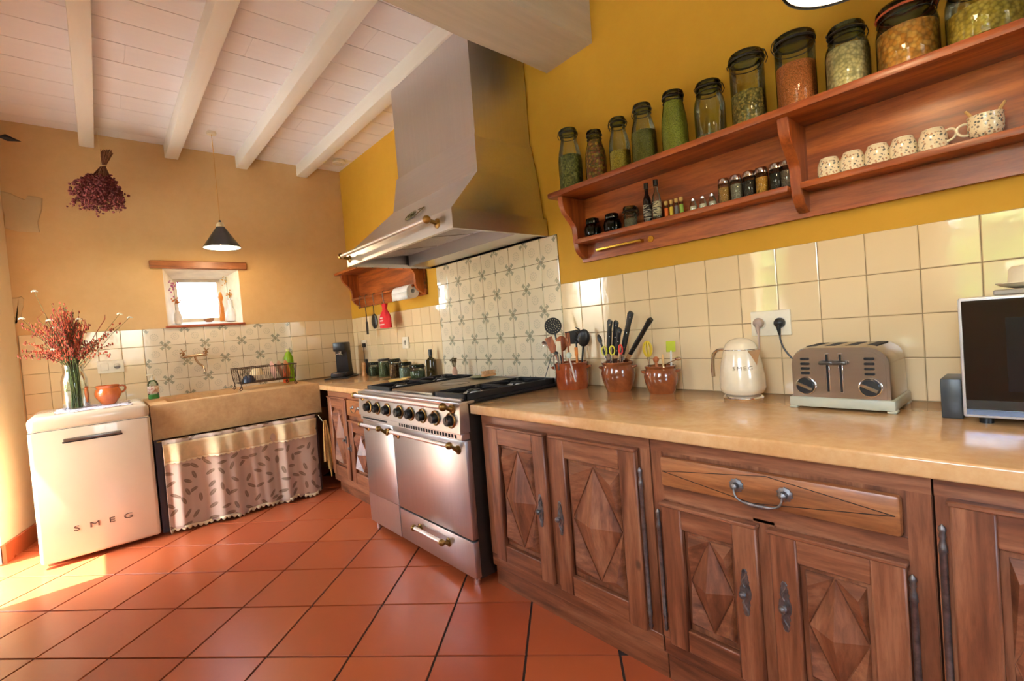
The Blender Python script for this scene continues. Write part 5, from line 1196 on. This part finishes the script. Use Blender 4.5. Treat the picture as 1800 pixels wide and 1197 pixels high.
# ------------------------------------------------------------------ sink: tap, rack, bottles
fa = thing('mixer_tap', 'old brass wall mixer tap above the stone sink', 'tap', (-1.385, -.04, 1.06))
M_TAP = plain('worn_nickel', (196, 170, 140), .25, 1.0)
part('bridge', G().tube([(-1.465, -.055, 1.187), (-1.385, -.060, 1.190), (-1.305, -.055, 1.193)], .011, 10), M_TAP, fa)
for x in (-1.465, -1.305):
    part('inlet', G().cyl((x, -.001, 1.19), (x, -.06, 1.19), .016, .011), M_TAP, fa)
    kn = part('tap_handle', G().cyl((x, -.055, 1.195), (x, -.075, 1.222), .008), M_TAP, fa)
    for k in range(2): part('cross_bar', G().tube([Vector((x, -.078, 1.226))+Vector((math.cos(R(90*k+30)), 0, math.sin(R(90*k+30))))*s for s in (-.026, .026)], .005, 8), M_TAP, kn)
part('spout', G().tube(bez((-1.385, -.06, 1.185), (-1.385, -.10, 1.15), (-1.375, -.10, 1.13), (-1.365, -.16, 1.115), 8)+bez((-1.365, -.16, 1.115), (-1.36, -.20, 1.11), (-1.352, -.235, 1.10), (-1.348, -.240, 1.055), 6)[1:], .0085, 10), M_TAP, fa)
so = thing('soap_bottle', 'clear pump bottle of green dish soap at the left end of the sink', 'bottle', (-1.685, -.13, SZ1))
part('bottle', G().lathe([(.034, 0), (.036, .006), (.036, .115), (.024, .140), (.014, .146), (.014, .154)], n=24), M_CLEARG, so, local=True)
part('soap', G().lathe([(.031, .003), (.033, .008), (.033, .034), (.001, .034)], n=20), plain('green_soap', (96, 190, 96), .3), so, local=True)
part('label', G().lathe([(.0364, .045), (.0364, .10)], n=24, cap0=False, cap1=False), printed('soap_label', (226, 206, 182), (196, 128, 110), (30, 30, 60)), so, local=True, solid=.0005)
part('pump', G().cyl((0, 0, .152), (0, 0, .185), .008, .006).box(-.035, .012, -.007, .007, .183, .196, .003).cyl((0, 0, .146), (0, 0, .165), .016, .015), M_WHITE, so, local=True)
gb = thing('detergent_bottle', 'tall green translucent detergent bottle beside the dish rack', 'bottle', (-.672, -.10, SZ1))
def grn():
    mt, t, b = base('green_pet'); b.inputs['Base Color'].default_value = L((150, 196, 30)); setp(b, rough=.15, trans=.55, ior=1.2, coat=.5); return mt
part('bottle', G().lathe([(.036, 0), (.042, .01), (.042, .09), (.038, .13), (.043, .17), (.040, .22), (.022, .262), (.014, .272), (.014, .282)], n=28, ), grn(), gb, local=True)
part('cap', G().lathe([(.0165, .276), (.0165, .300), (.001, .301)], n=18), plain('pale_cap', (214, 212, 150), .5), gb, local=True)
orb = thing('scrub_bottle', 'slim orange squeeze bottle leaning by the detergent', 'bottle', (-.735, -.20, SZ1))
part('bottle', G().lathe([(.024, 0), (.026, .01), (.022, .09), (.012, .150), (.010, .16)], n=20), plain('orange_plastic', (216, 92, 40), .35), orb, local=True); part('cap', G().lathe([(.011, .158), (.009, .182), (.001, .184)], n=16), M_WHITE, orb, local=True)
rk = thing('dish_rack', 'brown wire dish rack with scrolled legs on the sink', 'dish rack', (-.94, -.40, SZ1))
M_RW = plain('brown_wire', (74, 52, 38), .5, .6); rx0, rx1, ry0, ry1, rz0, rz1 = -1.175, -.735, -.54, -.27, SZ1+.055, SZ1+.175
def loop(x0, x1, y0, y1, z): return [(x0, y0, z), (x1, y0, z), (x1, y1, z), (x0, y1, z)]
for z, i in ((rz1, 0), (rz0, .03)): part('frame_wire', G().tube(loop(rx0+i, rx1-i, ry0+i, ry1-i, z), .0042, 6, True), M_RW, rk)
for k in range(27):
    x = rx0+.02+k*(rx1-rx0-.04)/26; part('wire', G().tube([(x, ry0, rz1), (x, ry0+.03, rz0), (x, ry1-.03, rz0), (x, ry1, rz1)], .0016, 5), M_RW, rk)
for k in range(6):
    y = ry0+.03+k*(ry1-ry0-.06)/5; part('wire', G().tube([(rx0, y, rz1), (rx0+.03, y, rz0), (rx1-.03, y, rz0), (rx1, y, rz1)], .0016, 5), M_RW, rk)
for x, sx in ((rx0, 1), (rx1, -1)):
    for y, sy in ((ry0+.015, 1), (ry1-.015, -1)):
        part('scroll_leg', G().tube([(x, y, rz1-.01), (x+sx*.012, y, rz0+.02), (x+sx*.02, y, rz0-.01), (x+sx*.012, y, rz0-.035), (x+sx*.002, y, SZ1+.012), (x+sx*.010, y, SZ1+.004), (x+sx*.022, y, SZ1+.010), (x+sx*.024, y, SZ1+.026), (x+sx*.014, y, SZ1+.032)], .0042, 6), M_RW, rk)
def dish(nm, label, cat, c, mat, prof, rot=None):
    o = thing(nm, label, cat, c); g = G().lathe(prof, n=26)
    if rot: bmesh.ops.rotate(g.bm, cent=(0, 0, 0), matrix=Matrix.Rotation(*rot), verts=g.bm.verts)
    part('shell', g, mat, o, local=True); return o
BOWL = [(.022, 0), (.036, .010), (.048, .035), (.052, .055), (.049, .055), (.044, .034), (.032, .014), (.001, .010)]; BOWLUP = [(a, .055-b) for a, b in BOWL]
dish('dark_bowl', 'dark blue-grey bowl upside down in the dish rack', 'bowl', (-1.08, -.42, rz0+.004), plain('navy_glaze', (48, 56, 70), .25), BOWLUP)
dish('cream_bowl', 'cream bowl at the back of the dish rack', 'bowl', (-1.0, -.345, rz0+.05), plain('cream_glaze', (232, 210, 160), .3), BOWLUP)
PL = [(.03, 0), (.05, .003), (.075, .012), (.075, .015), (.05, .006), (.001, .003)]
for k in range(3): dish('small_plate', ('small pinkish plate standing in the dish rack, left of three', 'small brown-rimmed plate standing in the dish rack, middle of three', 'small amber plate standing in the dish rack, right of three')[k], 'plate', (-.90+k*.055, -.405, rz0+.078), plain('plate_%d' % k, ((200, 150, 128), (168, 120, 90), (190, 112, 50))[k], .3), PL, (R(82), 3, 'Y'))

# ------------------------------------------------------------------ on the fridge
FT = .905
cloth = G()
def dl_(u, v):
    x = -2.215+u*.37; y = -.735+v*.42
    return (x+.01*math.sin(v*14), y+.012*math.sin(u*17), FT+.0022+.0012*math.sin(u*40)*math.sin(v*33))
single('doily', cloth.grid(dl_, 34, 24), printed('doily_lace', (222, 216, 220), (70, 66, 84), (26, 26, 26)), 'white patterned doily on the fridge', 'doily', (-2.03, -.52, FT), sharp=80, solid=.0015)
VZ = FT+.0045; vx, vyy = -2.118, -.47
vz = thing('flower_vase', 'tall clear glass vase of red dried stems on the fridge', 'vase', (vx, vyy, VZ))
part('glass', G().lathe([(.064, 0), (.068, .006), (.068, .185), (.060, .215), (.053, .235), (.053, .275), (.058, .286)], n=32, cap1=False), M_CLEARG, vz, local=True)
M_STEM = plain('green_stem', (84, 92, 46), .8, 0, .2, 30); M_RED = plain('rust_heads', (178, 78, 48), .9, 0, .3, 50); M_RED2 = plain('dark_rust_heads', (140, 56, 36), .9, 0, .3, 50); M_WHF = plain('white_umbel', (232, 226, 200), .9)
fw = thing('dried_bunch', 'bushy bunch of rust red dried spikes in the fridge vase', 'dried flowers', (vx, vyy, VZ+.004))
gs, gr, gr2 = G(), G(), G(); rnd = random.Random(5)
for k in range(120):
    a = rnd.uniform(0, 2*PI); sp = rnd.uniform(.02, .27)*(1.0 if k % 3 else .5); hh = rnd.uniform(.46, .74)-sp*.55
    b0 = Vector((rnd.uniform(-.028, .028), rnd.uniform(-.028, .028), .0)); m_ = Vector((rnd.uniform(-.028, .028), rnd.uniform(-.028, .028), .27)); e = Vector((sp*math.cos(a), sp*.8*math.sin(a), hh))
    pts = [b0, m_]+[m_.lerp(e, t_)+Vector((0, 0, .03*math.sin(t_*PI))) for t_ in (.33, .66, 1)]
    gs.tube(pts, [.0022, .002, .0018, .0014, .001], 5)
    q = gr if k % 5 < 3 else gr2
    for i in range(20):
        t_ = rnd.uniform(.22, 1); p = m_.lerp(e, t_)+Vector((0, 0, .03*math.sin(t_*PI)))+Vector((rnd.gauss(0, .006), rnd.gauss(0, .006), rnd.gauss(0, .008)))
        q.sph(p, (rnd.uniform(.003, .006), rnd.uniform(.003, .006), rnd.uniform(.005, .011)), 5, 3)
for k in range(16):
    a = rnd.uniform(0, 2*PI); sp = rnd.uniform(.06, .20); e = Vector((sp*math.cos(a), sp*.7*math.sin(a), rnd.uniform(.52, .66))); m_ = e.lerp(Vector((0, 0, .25)), .35)
    gr2.tube([Vector((0, 0, .24)), m_, e, e+Vector((rnd.uniform(-.03, .03), 0, .03))], [.0018, .0018, .0022, .001], 4)
part('stems', gs, M_STEM, fw, local=True, kind='stuff'); part('rust_spikes', gr, M_RED, fw, local=True, kind='stuff'); part('dark_spikes', gr2, M_RED2, fw, local=True, kind='stuff')
for k, (px, py, nm) in enumerate(((60, 512, 'tallest, at upper left'), (38, 560, 'far left'), (88, 563, 'left of centre, larger'), (100, 575, 'left of centre, lower'), (138, 561, 'at centre'), (210, 552, 'at upper right'), (228, 558, 'far right'), (93, 615, 'low on the left'))):
    p = at(px, py, 1, vyy-.03*(k % 3)); o = thing('white_umbel', 'white umbel flower in the fridge vase, %s' % nm, 'flower', (vx, vyy, VZ+.02), 0, 'white umbels in the fridge vase')
    q = p-Vector((vx, vyy, VZ+.02)); part('stem', G().tube([Vector((rnd.uniform(-.02, .02), rnd.uniform(-.02, .02), 0)), Vector((q.x*.12, 0, .22)), q.lerp(Vector((q.x*.12, 0, .22)), .4)+Vector((0, 0, .02)), q], .0014, 5), M_STEM, o, local=True)
    g = G()
    for i in range(14): a = i*2.4; r_ = .0045*math.sqrt(i)*(1.25 if k in (2, 3) else .85); g.sph(q+Vector((r_*math.cos(a), r_*math.sin(a)*.6, .004-.0006*i+(.002 if i % 2 else 0))), .0042, 6, 4)
    part('florets', g, M_WHF, o, local=True, kind='stuff')
cp = thing('clay_pot', 'small glazed orange clay pot with one handle on the fridge', 'pot', (-1.955, -.47, FT+.0045))
M_CLAY = stoneware('orange_clay', (176, 78, 30), (214, 112, 52))
prof = [(.034, 0), (.040, .004), (.070, .055), (.074, .078), (.066, .104), (.060, .112), (.066, .128), (.063, .130)]
part('body', G().lathe(prof+[(.054, .112), (.066, .078), (.036, .012), (.001, .010)], n=32), M_CLAY, cp, local=True)
part('handle', G().tube(bez((.060, 0, .116), (.105, 0, .132), (.105, 0, .080), (.068, 0, .070), 10), .0062, 8), M_CLAY, cp, local=True)
wallplate('wide wall socket with a switch above the clay pot', -1.998, -1.842, 1.112, 1.206, False)

# ------------------------------------------------------------------ window niche
def nz(y): return WZ0+.003+(DZ0-WZ0)*max(0, (y-.02))/.28
def vase(label, x, y, h, r, mat, prof=None):
    o = thing('niche_vase', label, 'vase', (x, y, nz(y+r*.8)+.001), 0, 'vases in the window niche'); part('vase', G().lathe(prof or [(r*.8, 0), (r, h*.2), (r*.9, h*.45), (r*.35, h*.7), (r*.38, h)], n=20), mat, o, local=True); return o
M_BLUEW = plain('white_vase', (232, 232, 236), .3)
v1 = vase('white bottle vase at the left of the window niche', -1.455, .10, .17, .030, M_BLUEW); v2 = vase('white carafe at the right of the window niche', -1.055, .13, .19, .045, M_BLUEW)
vase('orange glass bottle behind the white carafe', -1.115, .20, .26, .022, plain('amber_glass', (206, 126, 50), .15), [(.02, 0), (.022, .02), (.022, .12), (.012, .17), (.022, .21), (.010, .26)])
dish('niche_bowl', 'small brown bowl on the window sill', 'bowl', (-1.235, .10, nz(.16)), plain('brown_glaze', (150, 98, 60), .4), [(.02, 0), (.035, .012), (.042, .030), (.038, .030), (.001, .008)])
for k, (x, y, z, c, lab) in enumerate(((-1.455, .10, .20, (204, 120, 60), 'dry orange bloom in the left niche vase'), (-1.055, .13, .245, (196, 140, 70), 'dry ochre bloom in the niche carafe'), (-1.465, .13, .34, (190, 110, 170), 'lilac sprig in the left of the window niche'), (-1.06, .19, .40, (206, 160, 96), 'dry golden bouquet at the upper right of the niche'))):
    b0 = Vector((x, y, nz(y)+.10)); o = thing('dry_bloom', lab, 'flower', b0, 0, 'dry blooms in the window niche'); e = Vector((0, 0, z-.10)); g = G()
    part('stem', G().tube([Vector((0, 0, -.02)), e*.5+Vector((.004, 0, 0)), e], .0018, 5), M_STEM, o, local=True)
    rr = random.Random(k)
    for i in range(22): g.sph(e+Vector((rr.gauss(0, .014), rr.gauss(0, .010), rr.gauss(0, .016 if k < 2 else .03))), .0062, 6, 4)
    part('petals', g, plain('petal_%d' % k, c, .9), o, local=True, kind='stuff')

# ------------------------------------------------------------------ lamps, ceiling fittings, dried bouquet
M_SHADE = plain('black_enamel', (22, 23, 24), .28, coat=.4); M_CREAMP = plain('cream_porcelain', (232, 222, 190), .3)
M_BULB = emit('lamp_glow', (255, 226, 178), 14)
def pendant(label, x, y, z, r, h, e, top):
    o = thing('pendant_lamp', label, 'lamp', (x, y, z), 0, 'black cone pendant lamps')
    sh = part('shade', G().lathe([(r, 0), (r*1.01, .004), (r*.98, .010), (.030, h), (.026, h), (r*.95, .008)], n=40, cap0=False, cap1=False), M_SHADE, o, local=True)
    part('inner_shade', G().lathe([(r*.955, .004), (.024, h-.004)], n=40, cap0=False), plain('white_enamel', (250, 246, 236), .35), sh, local=True)
    part('socket', G().lathe([(.030, h), (.028, h+.02), (.018, h+.036), (.008, h+.040)], n=20), M_CREAMP, o, local=True); part('cap', G().lathe([(.009, h+.040), (.008, h+.052), (.002, h+.056)], n=14), M_BLACK, o, local=True)
    part('bulb', G().sph((0, 0, h*.42), (.042, .042, .05)), M_BULB, o, local=True)
    part('cord', G().cyl((0, 0, h+.05), (0, 0, top-z-.02), .0028, n=8), plain('amber_cord', (196, 146, 70), .6), o, local=True); part('ceiling_rose', G().lathe([(.032, top-z-.022), (.034, top-z-.010), (.030, top-z)], n=24), M_WHITE, o, local=True)
    l = lamp('pendant_glow', 'POINT', e, (1, .74, .44), (x, y, z+.012), shadow_soft_size=.05)
    return o
pendant('black cone pendant lamp hanging before the small window', -1.182, -.45, 2.018, .132, .165, 13, CH)
p2 = at(1490, -34, 0, -.62)
pendant('pendant lamp over the long worktop, cut off by the top edge', -.62, p2.y, p2.z+.02, .132, .165, 7, CH)
al = thing('smoke_alarm', 'round white smoke alarm on the ceiling in the corner', 'smoke alarm', (-.115, -.30, CH-.035)); part('body', G().lathe([(.055, .004), (.062, .012), (.062, .028), (.055, .035)], n=32), M_WHITE, al, local=True); part('centre', G().lathe([(.001, -.001), (.026, 0), (.030, .006)], n=24), plain('alarm_grey', (222, 214, 200), .5), al, local=True)
bq = thing('dried_bouquet', 'dark plum dried flower bunch hanging upside down from a beam', 'dried flowers', (-1.875, -.30, 2.22))
M_PLUM = plain('plum_heads', (112, 48, 48), .9, 0, .3, 60); M_TWIG = plain('brown_twigs', (112, 70, 44), .9, 0, .2, 40)
gt, gp = G(), G(); rnd = random.Random(11); K = Vector((-1.853, -.30, 2.60))
for k in range(90):
    a = rnd.uniform(0, 2*PI); s_ = math.sqrt(rnd.uniform(0, 1)); top_ = K+Vector((.03+.035*math.cos(a)*s_, .035*math.sin(a)*s_, .11+rnd.uniform(-.012, .012)))
    e = Vector((-1.895+.155*math.cos(a)*s_, -.30+.11*math.sin(a)*s_, 2.235+rnd.uniform(0, .13)+.05*s_)); kk = K+Vector((.012*math.cos(a), .012*math.sin(a), 0))
    gt.tube([top_, kk, kk.lerp(e, .6)+Vector((0, 0, -.02)), e], [.0018, .0022, .0016, .0012], 4)
    for i in range(22):
        t_ = rnd.uniform(.38, 1.0); gp.sph(kk.lerp(e, t_)+Vector((rnd.gauss(0, .014), rnd.gauss(0, .014), rnd.gauss(0, .012))), (rnd.uniform(.006, .012), rnd.uniform(.006, .012), rnd.uniform(.006, .011)), 5, 3)
part('twigs', gt, M_TWIG, bq, kind='stuff'); part('flower_heads', gp, M_PLUM, bq, kind='stuff')
part('string', G().tube([(-1.868, -.30, 2.845), (-1.866, -.30, 2.70), K+Vector((-.008, -.014, .004))], .0018, 6), plain('twine', (214, 186, 130), .9), bq)
part('tie', G().tube([K+Vector((.018*math.cos(a), .018*math.sin(a), .004*math.cos(a))) for a in [2*PI*i/16 for i in range(16)]], .0035, 6, True), MATS['twine'], bq)
a0, a1 = at(-14, 238, 1, -.34), at(38, 248, 1, -.34)
il = thing('iron_hook', 'black wrought iron leaf hook high on the left wall', 'hook', (-2.50, -.34, a0.z), 0); d = (a1-a0).normalized()
part('arm', G().tube([(-2.52, -.34, a0.z+.004), a0, a0.lerp(a1, .2)], .006, 8), M_BLACKM, il)
g = G().raw([a0.lerp(a1, .15), a0.lerp(a1, .45)+Vector((0, 0, .026)), a1+Vector((0, 0, -.004)), a0.lerp(a1, .5)+Vector((0, 0, -.018)), a0.lerp(a1, .45)+Vector((0, -.012, .004)), a0.lerp(a1, .45)+Vector((0, .012, .004))], [(0, 1, 4), (1, 2, 4), (2, 3, 4), (3, 0, 4), (1, 0, 5), (2, 1, 5), (3, 2, 5), (0, 3, 5)])
part('leaf', g, M_BLACKM, il)
